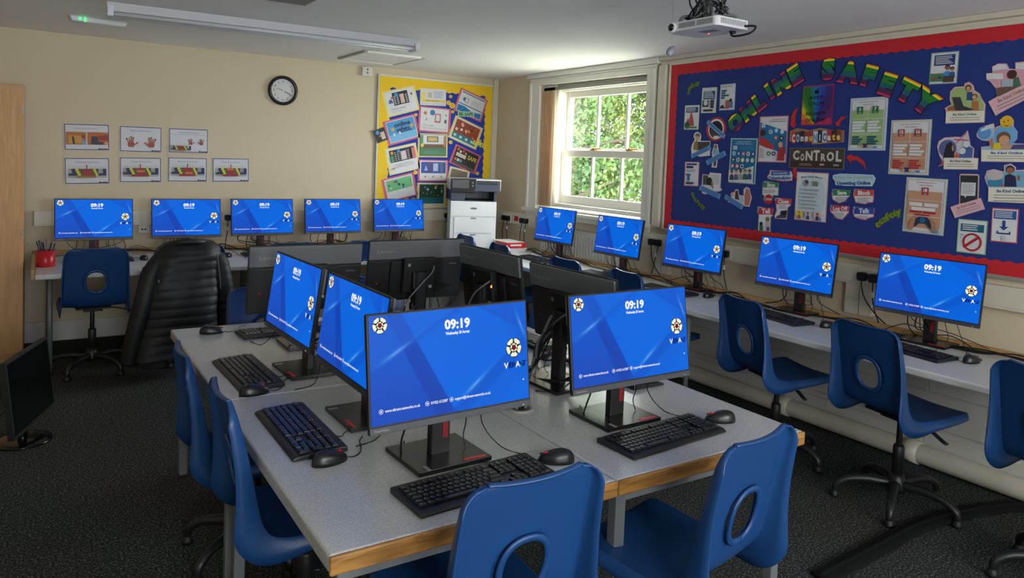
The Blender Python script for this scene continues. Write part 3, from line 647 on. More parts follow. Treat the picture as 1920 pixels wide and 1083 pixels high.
kbs = [(1.020, 1.712, 4, 'black keyboard in front of the closest island monitor', GI), (1.745, 1.738, 4.5, 'shiny black keyboard in front of the front right island monitor', GI),
 (.712, 3.01, -88, 'black keyboard on the left edge of the island, the further of two', GI), (.712, 2.31, -90, 'black keyboard on the left edge of the island, the nearer of two', GI),
 (1.04, 3.65, 183, 'black keyboard at the far left corner of the island', GI), (1.70, 3.73, 180, 'black keyboard behind the middle rear monitor of the island', GI),
 (2.06, 3.02, 90, 'black keyboard on the right edge of the island behind the orange-lit monitor', GI), (2.07, 2.38, 91, 'black keyboard peeping out under the front right island monitor', GI),
 (.40, 6.43, 0, 'keyboard behind the first blue chair of the back row', GBk), (1.05, 6.43, -2, 'keyboard on the back bench right of the black jacket', GBk), (1.68, 6.44, 2, 'keyboard on the back bench before the third screen', GBk), (2.34, 6.47, 0, 'keyboard on the back bench before the fourth screen', GBk), (3.0, 6.50, 0, 'keyboard on the back bench before the screen by the printer', GBk),
 (3.80, 5.45, -94, 'keyboard on the bench under the window before the first screen', GRt), (3.78, 4.50, -90, 'keyboard on the bench before the screen at the right end of the window', GRt), (3.80, 3.80, -88, 'keyboard before the screen below the left end of the blue board', GRt), (3.79, 2.86, -98, 'keyboard before the screen below the middle of the blue board', GRt), (3.755, 2.04, -96, 'keyboard before the closest screen of the window wall', GRt)]
for x, y, r_, lab, g in kbs: place(KB0, (x, y, BD), r_*D, lab, g)
mss = [(1.309, 1.735, 62, 'black mouse right of the closest keyboard, half behind the blue chair', GI), (2.042, 1.752, 62, 'black mouse at the right end of the front right keyboard', GI), (.672, 2.748, -84, 'black mouse on the left edge of the island between the two sideways keyboards', GI), (.715, 2.035, -82, 'black mouse near the front left corner of the island', GI),
 (.712, 3.76, -95, 'black mouse alone at the far left corner of the island', GI), (1.36, 3.74, 180, 'black mouse behind the middle rear monitor of the island', GI), (1.97, 2.68, 95, 'black mouse on the island between the two right-hand backs', GI),
 (1.33, 6.40, -20, 'mouse on the back bench right of the black jacket', GBk), (1.98, 6.44, 0, 'mouse on the back bench between the third and fourth screens', GBk), (.70, 6.42, 0, 'mouse on the back bench beside the first keyboard', GBk),
 (3.915, 3.52, -80, 'mouse left of the chair below the blue board', GRt), (3.86, 2.56, -100, 'mouse between the two nearest window wall chairs', GRt), (3.83, 1.76, -95, 'mouse beside the closest window wall keyboard', GRt)]
for x, y, r_, lab, g in mss: place(MS0, (x, y, BD), r_*D, lab, g)

# ------------------------------------------------------------------ chairs
def chair_shell():
    # profile (y, z) from front lip of the seat to the top of the back; sitter faces +y
    P = [(.225, .478), (.215, .497), (.19, .503), (.12, .497), (.04, .490), (-.05, .486), (-.11, .488), (-.155, .503), (-.18, .535), (-.193, .58), (-.205, .64), (-.22, .72), (-.238, .80), (-.256, .87), (-.266, .908)]
    Wd = [.175, .188, .195, .20, .20, .198, .197, .196, .195, .194, .192, .190, .187, .183, .180]
    Fl = [.012, .022, .03, .034, .037, .045, .062, .082, .088, .074, .058, .046, .038, .032, .028]
    Q = []; 
    for i in range(len(P)-1):
        n_ = max(2, int(((P[i+1][0]-P[i][0])**2+(P[i+1][1]-P[i][1])**2)**.5/.0125)+1)
        p0, p1, p2, p3 = (Vector((*P[max(i-1, 0)], Wd[max(i-1, 0)], Fl[max(i-1, 0)])), Vector((*P[i], Wd[i], Fl[i])), Vector((*P[i+1], Wd[i+1], Fl[i+1])), Vector((*P[min(i+2, len(P)-1)], Wd[min(i+2, len(P)-1)], Fl[min(i+2, len(P)-1)])))
        for k in range(n_):
            t = k/n_; Q.append(.5*((2*p1)+(p2-p0)*t+(2*p0-5*p1+4*p2-p3)*t*t+(3*p1-p0-3*p2+p3)*t**3))
    Q.append(Vector((*P[-1], Wd[-1], Fl[-1]))); NR = len(Q)
    L = [0.0]
    for i in range(1, NR): L.append(L[-1]+math.hypot(Q[i][0]-Q[i-1][0], Q[i][1]-Q[i-1][1]))
    NC = 26; us = [-1+2*i/NC for i in range(NC+1)]; verts = []; rc = .055
    def pt(i, u, fl):
        y, z, w_, f_ = Q[i]; a = Q[max(i-1, 0)]; c = Q[min(i+1, NR-1)]; ty, tz = c[0]-a[0], c[1]-a[1]; l = math.hypot(ty, tz); ty, tz = ty/l, tz/l
        ny, nz = -tz, ty           # away from the sitter
        d_top = L[-1]-L[i]; d_fr = L[i]; ww = w_
        if d_top < rc: ww = w_-rc+math.sqrt(max(0, rc*rc-(rc-d_top)**2))
        if d_fr < .05: ww = w_-.05+math.sqrt(max(0, .05**2-(.05-d_fr)**2))
        t = ss(.50, .66, z)
        dish = (.016*t+.010*(1-t))*(1-u*u)      # centre sinks away from the sitter
        lip = .014; e = min(1, d_top/.05) if t > .5 else min(1, d_fr/.04); f_ = lip*(1-e)+f_*e if t > .5 else f_
        off = dish+fl*f_
        return Vector((u*ww*(1+.06*fl), y+ny*off, z+nz*off))
    cols = [(-1, 1), (-1, .55), (-1, .12)]+[(u, 0) for u in us[0:]]+[(1, .12), (1, .55), (1, 1)]
    cols[3] = (-.975, 0); cols[-4] = (.975, 0)
    for i in range(NR):
        for u, f_ in cols: verts.append(pt(i, u, f_))
    for dz, dy, fz in ((.003, -.004, .9), (.002, -.010, 1.0), (-.001, -.015, 1.0)):
        for u, f_ in cols: v = pt(NR-1, u, 0); verts.append(Vector((v.x*(1+.03*fz*(abs(u) > .99)), v.y+dy, v.z+dz)))
    NR += 3
    nc = len(cols); bm = bmesh.new(); bv = [bm.verts.new(v) for v in verts]; HC = (0, .672); HW, HH = .068, .077
    def inhole(v): return v.z > .56 and (abs((v.x-HC[0])/HW)**2.4+abs((v.z-HC[1])/HH)**2.4) < 1 and abs(v.x) < .15
    for i in range(NR-1):
        for j in range(nc-1):
            q = [bv[i*nc+j], bv[i*nc+j+1], bv[(i+1)*nc+j+1], bv[(i+1)*nc+j]]
            c = sum((v.co for v in q), Vector())/4
            if inhole(c): continue
            bm.faces.new(q)
    loose = [v for v in bm.verts if not v.link_faces]; bmesh.ops.delete(bm, geom=loose, context='VERTS')
    rim = []
    for v in bm.verts:
        if v.is_boundary and abs(v.co.x) < .1 and .58 < v.co.z < .77:
            a = math.atan2((v.co.z-HC[1])/HH, v.co.x/HW); k = (abs(math.cos(a))**2.4+abs(math.sin(a))**2.4)**(-1/2.4)
            v.co.x = HW*k*math.cos(a); v.co.z = HC[1]+HH*k*math.sin(a); rim.append(v.co.copy())
    for i in range(NR-3):
        for j in (3, nc-4):
            e = bm.edges.get((bv[i*nc+j], bv[(i+1)*nc+j])) if bv[i*nc+j].is_valid and bv[(i+1)*nc+j].is_valid else None
            if e: e.smooth = False
    bmesh.ops.recalc_face_normals(bm, faces=bm.faces)
    me = bpy.data.meshes.new('shell'); bm.to_mesh(me); bm.free(); me.materials.append(M_BLUE)
    for p in me.polygons: p.use_smooth = True
    return me, HC, HW, HH
SHELL, HC, HW, HH = chair_shell()
def make_chair():
    t = thing('swivel_chair', 'x', 'chair')
    s = obj('shell', SHELL, t); md = s.modifiers.new('thick', 'SOLIDIFY'); md.thickness = .0045; md.offset = 0
    b = MB(); pts = []
    for k in range(34):
        a = -PI/2+2*PI*k/32; kk = (abs(math.cos(a))**2.4+abs(math.sin(a))**2.4)**(-1/2.4); z = HC[1]+HH*kk*math.sin(a); yb = -.2062-(z-.64)*.19-.021
        pts.append((HW*kk*math.cos(a), yb-.004, z))
    b.tube(pts, .0062, M_BLUE, 8, sub=1, flat=1.7); obj('handhold_rim', b, s)
    b = MB(); b.box((0, 0, .466), (.22, .24, .012), M_BLACK2); b.box((0, 0, .45), (.12, .14, .03), M_BLACK2); b.lathe([(.014, .28), (.014, .45)], M_BLACK, n=18)
    obj('seat_mechanism', b, t, .003)
    b = MB(); b.tube([(.04, 0, .452), (.14, -.02, .445), (.22, -.03, .425)], .0055, M_BLACK, 8); b.tube([(.20, -.028, .432), (.25, -.035, .415), (.275, -.04, .41)], .012, M_BLACK, 10, flat=.5); obj('height_lever', b, t)
    b = MB(); b.lathe([(.026, .10), (.026, .29), (.022, .30)], M_BLACK, n=20); b.lathe([(.045, .07), (.048, .10), (.036, .14), (.027, .16)], M_BLACK, n=20); obj('gas_column', b, t)
    for k in range(5):
        a = 2*PI*k/5+.3; c, s_ = math.cos(a), math.sin(a)
        b = MB(); b.tube([(.03*c, .03*s_, .105), (.13*c, .13*s_, .112), (.22*c, .22*s_, .098), (.268*c, .268*s_, .068), (.278*c, .278*s_, .035)], .02, M_BLACK, 12, radii=[.024, .022, .019, .018, .015], sub=5)
        lg = obj('leg', b, t); b = MB(); b.lathe([(.0, .0), (.022, .001), (.024, .012), (.016, .03), (.010, .036)], M_BLACK2, (.278*c, .278*s_, 0), 16); obj('glide', b, lg)
    return t
CH0 = make_chair()
def place_chair(bx, by, phi, lab, grp, lift=0.0):
    """bx,by = middle of the top edge of the backrest; phi = turn from facing +y"""
    x = bx+.266*math.cos(phi*D+PI/2); y = by+.266*math.sin(phi*D+PI/2)
    o = place(CH0, (x, y, 0), phi*D, lab, grp)
    for c in o.children:
        if c.name.split('.')[0] in ('shell', 'seat_mechanism', 'height_lever'): c.location.z = lift
    return o
CI, CB, CR = 'chairs around the island', 'chairs along the back bench', 'chairs along the window wall bench'
place_chair(.955, 1.345, 0, 'blue plastic chair nearest the camera, back turned, at the front left of the island', CI)
place_chair(1.635, 1.27, 9.6, 'blue chair turned at an angle at the front right of the island, seat showing', CI)
place_chair(.485, 2.36, -92, 'blue plastic chair tucked in at the left of the island, the nearer of two', CI, -.03)
place_chair(.47, 3.0, -92, 'blue plastic chair tucked in at the left of the island, the further of two', CI, -.055)
place_chair(1.07, 4.20, 180, 'blue plastic chair behind the leftmost black monitor back, facing the camera', CI, -.055)
place_chair(1.72, 4.22, 182, 'blue plastic chair beyond the middle monitor back of the island', CI, -.055)
place_chair(2.56, 3.45, 95, 'blue plastic chair on the right of the island between the two right-hand monitor backs', CI, -.04)
place_chair(.335, 5.72, 2, 'dark blue chair before the first screen of the back wall, near the red pot', CB)
place_chair(.98, 5.78, 3, 'blue chair hidden under the black quilted jacket', CB)
place_chair(1.66, 5.72, 0, 'blue chair before the third screen of the back wall, only its top showing', CB)
place_chair(2.28, 5.72, -4, 'blue chair before the fourth screen of the back wall', CB)
place_chair(2.85, 5.74, 3, 'blue chair before the screen under the yellow board', CB)
place_chair(3.33, 5.93, -96, 'dark blue chair standing in front of the printer', CR)
place_chair(3.28, 5.25, -98, 'dark blue chair beside the red and white paper stack', CR)
place_chair(3.27, 4.32, -92, 'dark blue chair whose top shows behind the hidden monitor back, under the window', CR)
place_chair(3.30, 3.68, -99, 'dark blue chair just behind the front right lit monitor of the island', CR)
place_chair(3.275, 2.70, -104, 'blue chair at the window wall bench, second from the camera', CR)
place_chair(3.295, 1.985, -100.5, 'blue chair at the window wall bench, largest one with its full swivel base showing', CR)
place_chair(3.21, 1.215, -100, 'blue chair cut off by the right edge of the picture', CR)
# ------------------------------------------------------------------ furniture and things around the room
t = thing('storage_cupboard', 'tall beech-effect cupboard cut off by the left edge', 'cupboard', (-.59, 6.62, 0))
obj('body', MB().box((0, .01, 1.03), (1.0, .44, 1.98), M_CUP).box((0, .01, .02), (.98, .42, .04), M_CUP), t, .003)
for sx_ in (-1, 1):
    dr = obj('door', MB().box((sx_*.25, -.222, 1.04), (.494, .018, 1.94), M_CUP), t, .002)
    b = MB()
    for z in (.95, 1.84): b.box((sx_*.494, -.226, z), (.016, .02, .05), M_CHROME)
    obj('hinge', b, dr)
# red pen pot
t = thing('pen_pot', 'red pot full of pens at the left end of the back bench', 'pot', (.045, 6.26, BD)); M_POT = mat('red_glossy_pot', (186, 26, 34), .3)
obj('pot', MB().lathe([(.0, .0), (.056, 0), (.058, .004), (.062, .118), (.058, .118), (.054, .006), (0, .006)], M_POT, n=28), t)
for k in range(9):
    a = k*2.4; r_ = .03; obj('pen', MB().tube([(r_*.3*math.cos(a), r_*.3*math.sin(a), .008), (r_*1.9*math.cos(a), r_*1.9*math.sin(a), .165+.02*(k % 3))], .0042, (M_BLACK, M_NAVYP, M_GREYP)[k % 3], 7, sub=1), t)
# printer
PX, PY = 3.74, 6.58
t = thing('printer', 'white office printer with a dark control panel in the corner', 'printer', (PX, PY, BD), -24*D)
M_PW = mat('printer_white', (222, 224, 226), .38); w, d = .46, .46
M_SCR = mat('unlit_panel', (92, 94, 96), .2)
b = MB(); b.box((0, 0, .235), (w, d, .47), M_PW); body = obj('body', b, t, .006)
b = MB(); b.box((0, -d/2-.004, .39), (w-.004, .01, .14), M_PW); p = obj('front_panel', b, t, .003)
T = Matrix.Translation((0, -d/2-.0095, 0)) @ Matrix(((1, 0, 0, 0), (0, 0, -1, 0), (0, 1, 0, 0), (0, 0, 0, 1)))
b = MB(); b.add([(.035*math.cos(2*PI*k/24), .40+.010*math.sin(2*PI*k/24), .0006) for k in range(24)], [tuple(range(24))], M_GREYP, False, T); text_on(b, 'xerox', M_LETTER, T, .009, 0, .40, .05, .03, z=.001); obj('badge', b, p)
for z0, z1, nm in ((.155, .31, 'tray'), (.01, .145, 'tray')):
    dr = obj('paper_tray', MB().box((0, -d/2-.004, (z0+z1)/2), (w-.08, .01, z1-z0), M_PW), t, .003)
    obj('handle', MB().box((0, -d/2-.0095, z1-.008), (.055, .004, .014), M_LETTER), dr, .002)
b = MB(); b.box((-.16, -.01, .52), (.14, d-.04, .10), M_NAVYP); b.box((.215, -.01, .52), (.03, d-.04, .10), M_NAVYP); b.box((0, .21, .52), (w-.02, .04, .10), M_NAVYP); b.box((.03, -.03, .475), (.34, d-.08, .012), M_BLACK); obj('output_bay', b, t, .004)
b = MB(); b.box((.01, -.01, .625), (w+.04, d+.02, .11), M_NAVYP); b.box((.01, -.01, .685), (w+.05, d+.03, .014), M_PW); b.box((.10, -.24, .658), (.27, .03, .03), M_BLACK); b.box((.259, -.01, .63), (.008, d+.02, .10), M_PW); b.box((-.239, -.01, .63), (.008, d+.02, .10), M_PW)
obj('scanner_unit', b, t, .006)
Tq = Matrix.Translation((-.11, -.262, .623)) @ Matrix.Rotation(-14*D, 4, 'X')
cp = obj('control_panel', MB().box((0, 0, 0), (.255, .03, .14), M_BLACK, T=Tq), t, .006)
b = MB(); b.box((-.03, -.0155, .015), (.165, .001, .085), M_SCR, T=Tq); obj('touchscreen', b, cp); b = MB()
for z in (.03, .0): b.box((.09, -.016, z), (.016, .002, .012), M_LETTER, T=Tq)
b.box((.11, -.016, -.045), (.004, .002, .006), G_W, T=Tq); obj('button', b, cp)
# paper stack beside it
pt = thing('paper_ream_stack', 'stack of white papers topped with a red and white ream on the window bench', 'paper stack', (3.93, 6.15, BD), -6*D); b = MB(); M_SHEET = mat('white_paper', (222, 224, 226), .7)
for k in range(5): b.box((random.uniform(-.008, .008), random.uniform(-.01, .01), .004+.008*k), (.23, .33, .0075), M_SHEET, rz=random.uniform(-.06, .06))
obj('sheets', b, pt)
b = MB(); b.box((0, -.02, .066), (.215, .305, .05), mat('red_wrapper', (206, 34, 40), .4)); b.box((.0, .10, .067), (.217, .07, .051), M_SHEET); b.box((0, -.174, .07), (.12, .002, .018), M_SHEET); rm = obj('ream', b, pt, .004)
b = MB(); b.box((0, 0, .094), (.2, .28, .004), M_SHEET, rz=.1); obj('loose_sheets', b, pt)
b = MB(); b.box((0, 0, .006), (.30, .22, .012), mat('grey_folder', (168, 172, 176), .5), rz=0); b.box((0, .0, .0135), (.26, .19, .003), M_SHEET)
tag(obj('document_tray', b, None, .002, loc=(3.82, 5.72, BD), rz=12*D), 'flat grey folder of papers between the paper stack and the first window screen', 'folder')
# quilted jacket on the second chair of the back row
def jacket():
    M_J = mat('black_quilted_nylon', (19, 20, 23), .55, noise=.15, nscale=14)
    t = thing('quilted_jacket', 'black quilted puffer jacket hung over a chair at the back bench', 'jacket', (.90, 5.62, 0), 3*D)
    b = MB(); N = 44; rows = []; K = 92
    for j in range(K+1):
        s = j/K; z = .955-s*.80
        wd = .165+.045*ss(0, .12, s)+.05*s; dp = .050+.055*ss(0, .15, s)+.05*s
        q = (z % .062)/.062; puff = .007*math.sin(PI*q)**.35
        if s < .05: k = math.sqrt(max(.0, 1-((.05-s)/.05)**2)); wd *= .55+.45*k; dp *= .25+.75*k
        rows.append((z, wd, dp, puff))
    vs = []; fs = []
    for z, wd, dp, pf in rows:
        for i in range(N):
            a = 2*PI*i/N; c, s_ = math.cos(a), math.sin(a); k = (abs(c)**2.6+abs(s_)**2.6)**(-1/2.6)
            f = 1+.05*math.sin(3*a+z*7)+.03*math.sin(7*a-z*11)
            x = (wd+pf)*c*k*f*(1+.25*s_*0); y = -.02+(dp+pf)*s_*k*f+.02*math.sin(z*9+x*8)
            vs.append((x-.16*max(0, .95-z)**1.3, y, z+.012*math.sin(5*x+1)))
    for j in range(K):
        for i in range(N): fs.append((j*N+i, (j+1)*N+i, (j+1)*N+(i+1) % N, j*N+(i+1) % N))
    fs.append(tuple(range(N))); b.add(vs, fs, M_J, True); obj('body', b, t)
    def sleeve(pts, radii, nm):
        b = MB(); P = [Vector(p) for p in pts]; b.tube(pts, .06, M_J, 16, radii=radii, sub=12)
        o = obj(nm, b, t)
        for v in o.data.vertices:
            q = (v.co.z % .055)/.055; d = math.sin(PI*q)**.4*.004; cx = 0
            v.co.x += d*(1 if v.co.x > pts[2][0] else -1); v.co.y += d*(1 if v.co.y > pts[2][1] else -1)
    sleeve([(.15, -.01, .88), (.20, -.02, .80), (.225, -.03, .66), (.25, -.03, .50), (.25, -.02, .38), (.235, -.02, .30)], [.035, .062, .068, .062, .055, .045], 'sleeve')
    sleeve([(-.16, -.01, .88), (-.24, -.04, .76), (-.29, -.06, .55), (-.34, -.06, .35), (-.38, -.05, .13)], [.04, .062, .066, .06, .05], 'sleeve')
    b = MB(); b.tube([(-.12, -.01, .935), (-.06, -.06, .955), (.03, -.07, .955), (.12, -.02, .94), (.16, .0, .91)], .022, M_J, 12, sub=8); obj('collar', b, t)
    b = MB(); b.tube([(.168, -.115, .86), (.185, -.125, .70), (.19, -.13, .62)], .003, M_GREYM, 6); obj('zip', b, t); b = MB(); b.box((-.215, -.128, .70), (.008, .004, .02), M_LETTER); obj('toggle', b, t)
jacket()
# old monitor standing on the floor at the left edge
t = thing('desktop_monitor', 'black monitor standing on the carpet at the left edge', 'monitor', (-.02, 4.675, 0), 71*D)
M_GB = mat('gloss_black', (10, 12, 12), .18)
Tm = Matrix.Translation((0, 0, .10)) @ Matrix.Rotation(-6*D, 4, 'X')
b = MB(); b.box((0, 0, .20), (.56, .03, .40), M_BLACK2, T=Tm); b.box((0, -.0155, .205), (.535, .002, .37), M_GB, T=Tm); b.box((0, .03, .18), (.30, .035, .24), M_BLACK, T=Tm); hs = obj('housing', b, t, .004)
b = MB(); b.box((0, .05, .10), (.07, .03, .18), M_GB); obj('neck', b, t, .006)
b = MB(); b.lathe([(0, 0), (.14, 0), (.14, .008), (.11, .016), (.03, .024), (0, .024)], M_GB, (0, .05, 0), 36); obj('base', b, t)
b = MB()
for k in range(3): b.tube([(-.1, .06, .25), (-.18-.02*k, .11, .17), (-.2, .14+.03*k, .05), (-.28, .12, .01)], .004, M_CABLE, 6)
obj('cable', b, t)
# wall clock
CX, CZ, CR_ = 1.912, 2.178, .137
t = thing('wall_clock', 'round black-rimmed clock on the cream back wall', 'clock', (CX, YB-.001, CZ))
obj('rim', MB().lathe([(.105, .0), (CR_, 0), (CR_, .022), (CR_-.006, .034), (CR_-.022, .038), (CR_-.028, .03), (CR_-.03, .012), (.105, .010)], mat('gloss_black_rim', (14, 14, 15), .25), n=56, T=Matrix.Rotation(90*D, 4, 'X')), t)
Tc = Matrix(((1, 0, 0, 0), (0, 0, -1, -.0122), (0, 1, 0, 0), (0, 0, 0, 1))); b = MB(); disc(b, (0, 0), CR_-.028, mat('clock_face', (206, 208, 208), .5), Tc, 0, 48); fc = obj('face', b, t); b = MB()
for k in range(12):
    a = PI/2-2*PI*(k+1)/12; text_on(b, str(k+1), M_BLACK, Tc, .014, .083*math.cos(a), .083*math.sin(a), bold=.03)
obj('numerals', b, fc)
def hand(nm, ang, ln, wd, m, z):
    a = PI/2-ang*D; c, s_ = math.cos(a), math.sin(a); b = MB(); P = [(-.014, -wd*.6), (ln*.75, -wd), (ln, 0), (ln*.75, wd), (-.014, wd*.6)]
    b.prism([(c*x-s_*y, s_*x+c*y) for x, y in P], z, z+.0012, m, T=Tc); obj(nm, b, t)
hand('hour_hand', 279, .062, .005, mat('clock_hand_white', (226, 226, 224), .4), .004); hand('minute_hand', 116, .088, .0035, M_BLACK, .006)
hand('second_hand', 283, .07, .002, M_BLACK, .008)
obj('hub', MB().lathe([(.0, 0), (.010, 0), (.010, .004), (0, .005)], mat('clock_hub', (240, 240, 236), .4), n=20, T=Matrix.Translation((0, -.018, 0)) @ Matrix.Rotation(90*D, 4, 'X')), t)
# sensor box
t = thing('heating_sensor_box', 'small white sensor box high on the back wall left of the yellow board', 'sensor', (2.725, YB-.001, 2.43))
obj('case', MB().box((0, -.02, 0), (.105, .04, .085), M_WHITEP), t, .004); obj('slot', MB().box((.0, -.0405, .022), (.02, .002, .010), M_BLACK).box((0, -.0405, -.012), (.018, .001, .022), M_LETTER), t)
# ceiling fittings
t = thing('fluorescent_batten_light', 'long unlit white fluorescent strip light on the ceiling', 'ceiling light', (1.38, 5.22, ZC), -3.2*D); M_FIT = mat('light_fitting_white', (214, 216, 222), .35); M_TUBE = mat('unlit_tube', (196, 200, 206), .25)
obj('tray', MB().prism([(-.075, -.001), (.075, -.001), (.045, -.05), (-.045, -.05)], -1.03, 1.03, M_FIT, T=Matrix(((0, 0, 1, 0), (1, 0, 0, 0), (0, 1, 0, 0), (0, 0, 0, 1)))), t, .003)
for y in (-.05, .05): obj('fluorescent_tube', MB().tube([(-.99, y, -.068), (.99, y, -.068)], .0135, M_TUBE, 14, sub=1), t)
b = MB()
for x in (-1.01, 1.01): b.box((x, 0, -.055), (.035, .15, .06), M_FIT)
obj('end_cap', b, t, .004)
t = thing('emergency_light', 'small white emergency light with a green lamp on the ceiling', 'emergency light', (.345, 5.99, ZC), 6*D)
obj('case', MB().box((0, 0, -.02), (.33, .09, .04), mat('frosted_diffuser', (206, 212, 216), .3), taper=1.1), t, .008)
b = MB(); b.box((-.115, -.048, -.02), (.010, .006, .016), glow('green_lamp', (30, 240, 90), 1.6)); b.box((-.085, -.048, -.022), (.006, .006, .03), glow('green_lamp', (30, 240, 90), 1.6)); obj('green_indicator', b, t)
t = thing('ceiling_access_hatch', 'square access hatch in the ceiling above the back wall', 'hatch', (2.585, 6.30, ZC), 0)
b = MB(); b.box((0, 0, -.006), (.5, .60, .012), M_CEIL); obj('panel', b, t, .002); M_HF = mat('hatch_frame', (172, 168, 158), .5)
b = MB()
for x in (-.265, .265): b.box((x, 0, -.007), (.03, .66, .014), M_HF)
for y in (-.315, .315): b.box((0, y, -.008), (.50, .03, .016), M_CEIL)
obj('frame', b, t, .002)
t = thing('ceiling_vent', 'grey grille cut off by the top edge of the picture', 'vent', (1.165, 4.20, ZC)); obj('frame', MB().box((0, 0, -.008), (.36, .36, .016), M_CEIL), t, .003); b = MB()
for k in range(16): b.box((0, -.135+.018*k, -.019), (.28, .010, .006), mat('vent_grey', (112, 112, 110), .5))
for k in range(16): b.box((-.135+.018*k, 0, -.018), (.008, .28, .004), mat('vent_grey', (112, 112, 110), .5))
obj('grille', b, t)
# projector
c0 = Vector((2.63, 2.455, 2.272))
t = thing('projector', 'white projector hanging from the ceiling in a tangle of cables', 'projector', (c0.x, c0.y, c0.z), -90*D)
M_PJ = mat('projector_white', (216, 218, 222), .35)
b = MB(); b.prism([(-.155, -.095), (-.14, -.11), (.14, -.11), (.155, -.095), (.155, .09), (.14, .11), (-.14, .11), (-.155, .09)], -.021, .021, M_PJ); obj('case', b, t, .007, 3)
b = MB()
for k in range(22):
    if k == 11: continue
    b.box((-.075+.0095*k, -.1102, .002), (.0042, .002, .024), M_GREYP)
for k in range(20): b.box((.1552, -.085+.0085*k, .002), (.002, .0038, .024), M_LETTER)
obj('air_vents', b, t)
b = MB(); b.lathe([(.034, 0), (.036, .012), (.032, .018), (.022, .018)], M_PJ, (0, 0, 0), 24, T=Matrix.Translation((-.115, -.11, -.001)) @ Matrix.Rotation(90*D, 4, 'X') @ Matrix.Scale(.72, 4)); b.lathe([(0, .018), (.024, .019)], M_GB, (0, 0, 0), 24, T=Matrix.Translation((-.115, -.11, -.001)) @ Matrix.Rotation(90*D, 4, 'X') @ Matrix.Scale(.72, 4)); obj('lens', b, t)
b = MB(); b.box((-.03, .04, -.0217), (.006, .006, .002), glow('red_led', (255, 60, 60), 2)); b.lathe([(0, -.034), (.012, -.032), (.012, -.021)], M_BLACK, (.09, .07, 0), 14); b.box((.02, -.01, -.0213), (.10, .05, .001), M_LETTER); obj('underside_details', b, t)
b = MB(); zt = ZC-c0.z; b.tube([(0, 0, .05), (0, 0, zt-.001)], .021, M_GREYM, 16, sub=1); b.box((0, 0, .046), (.12, .10, .012), M_GREYM); b.lathe([(.06, zt-.012), (.06, zt-.001)], M_GREYM, n=24)
for sx_, sy in ((-1, -1), (1, -1), (1, 1), (-1, 1)): b.tube([(0, 0, .055), (sx_*.09, sy*.07, .050), (sx_*.10, sy*.08, .019)], .008, M_GREYM, 8)
obj('ceiling_mount', b, t)
rn = random.Random(4)
for k in range(9):
    a = rn.uniform(0, 6.28); r1 = rn.uniform(.04, .085); z0 = rn.uniform(.05, .12); e = rn.uniform(0, 6.28)
    b = MB(); pts = [(.022*math.cos(a), .022*math.sin(a), zt-.01)]+[(r1*(1+.3*math.sin(q*1.7+k))*math.cos(a+q), r1*math.sin(a+q)*1.1, z0+.05*math.sin(q*1.3+k)) for q in (0, 1.1, 2.2, 3.3, 4.4, 5.5)]+[(.12*math.cos(e), .09*math.sin(e), .045)]
    b.tube(pts, rn.choice((.0035, .0045, .0055)), (M_CABLE, M_CABLE, M_CABLEG)[k % 3], 7, sub=6); obj('cable', b, t)
obj('cable', MB().tube([(.153, .07, -.005), (.20, .09, -.01), (.205, .05, -.045), (.12, .04, -.05), (.09, .05, -.022)], .005, M_CABLE, 7, sub=8), t)
obj('blue_plug', MB().box((-.05, -.09, .15), (.035, .018, .022), mat('vga_blue', (50, 60, 140), .4)), t)
# pull cord
pc_ = Vector((0, 0, CH))+ray(1258, 96)*2.75/ray(1258, 96).y
t = thing('pull_cord', 'white pull cord with a grey handle hanging beside the projector', 'pull cord', (pc_.x, pc_.y, pc_.z))
obj('cord', MB().tube([(0, 0, .02), (0, 0, ZC-pc_.z-.02)], .0013, M_WHITEP, 6, sub=1), t)
obj('ceiling_switch', MB().lathe([(.03, 0), (.034, -.001), (.03, -.025), (.008, -.03)][::-1], M_WHITEP, (0, 0, ZC-pc_.z), 20), t)
Th = Matrix.Rotation(32*D, 4, 'Z') @ Matrix.Rotation(-28*D, 4, 'Y'); obj('handle', MB().lathe([(.0, -.042), (.010, -.040), (.018, -.03), (.020, 0), (.018, .03), (.010, .040), (0, .042)], mat('grey_blue_handle', (150, 154, 166), .4), (0, 0, 0), 18, 'X', T=Th), t)
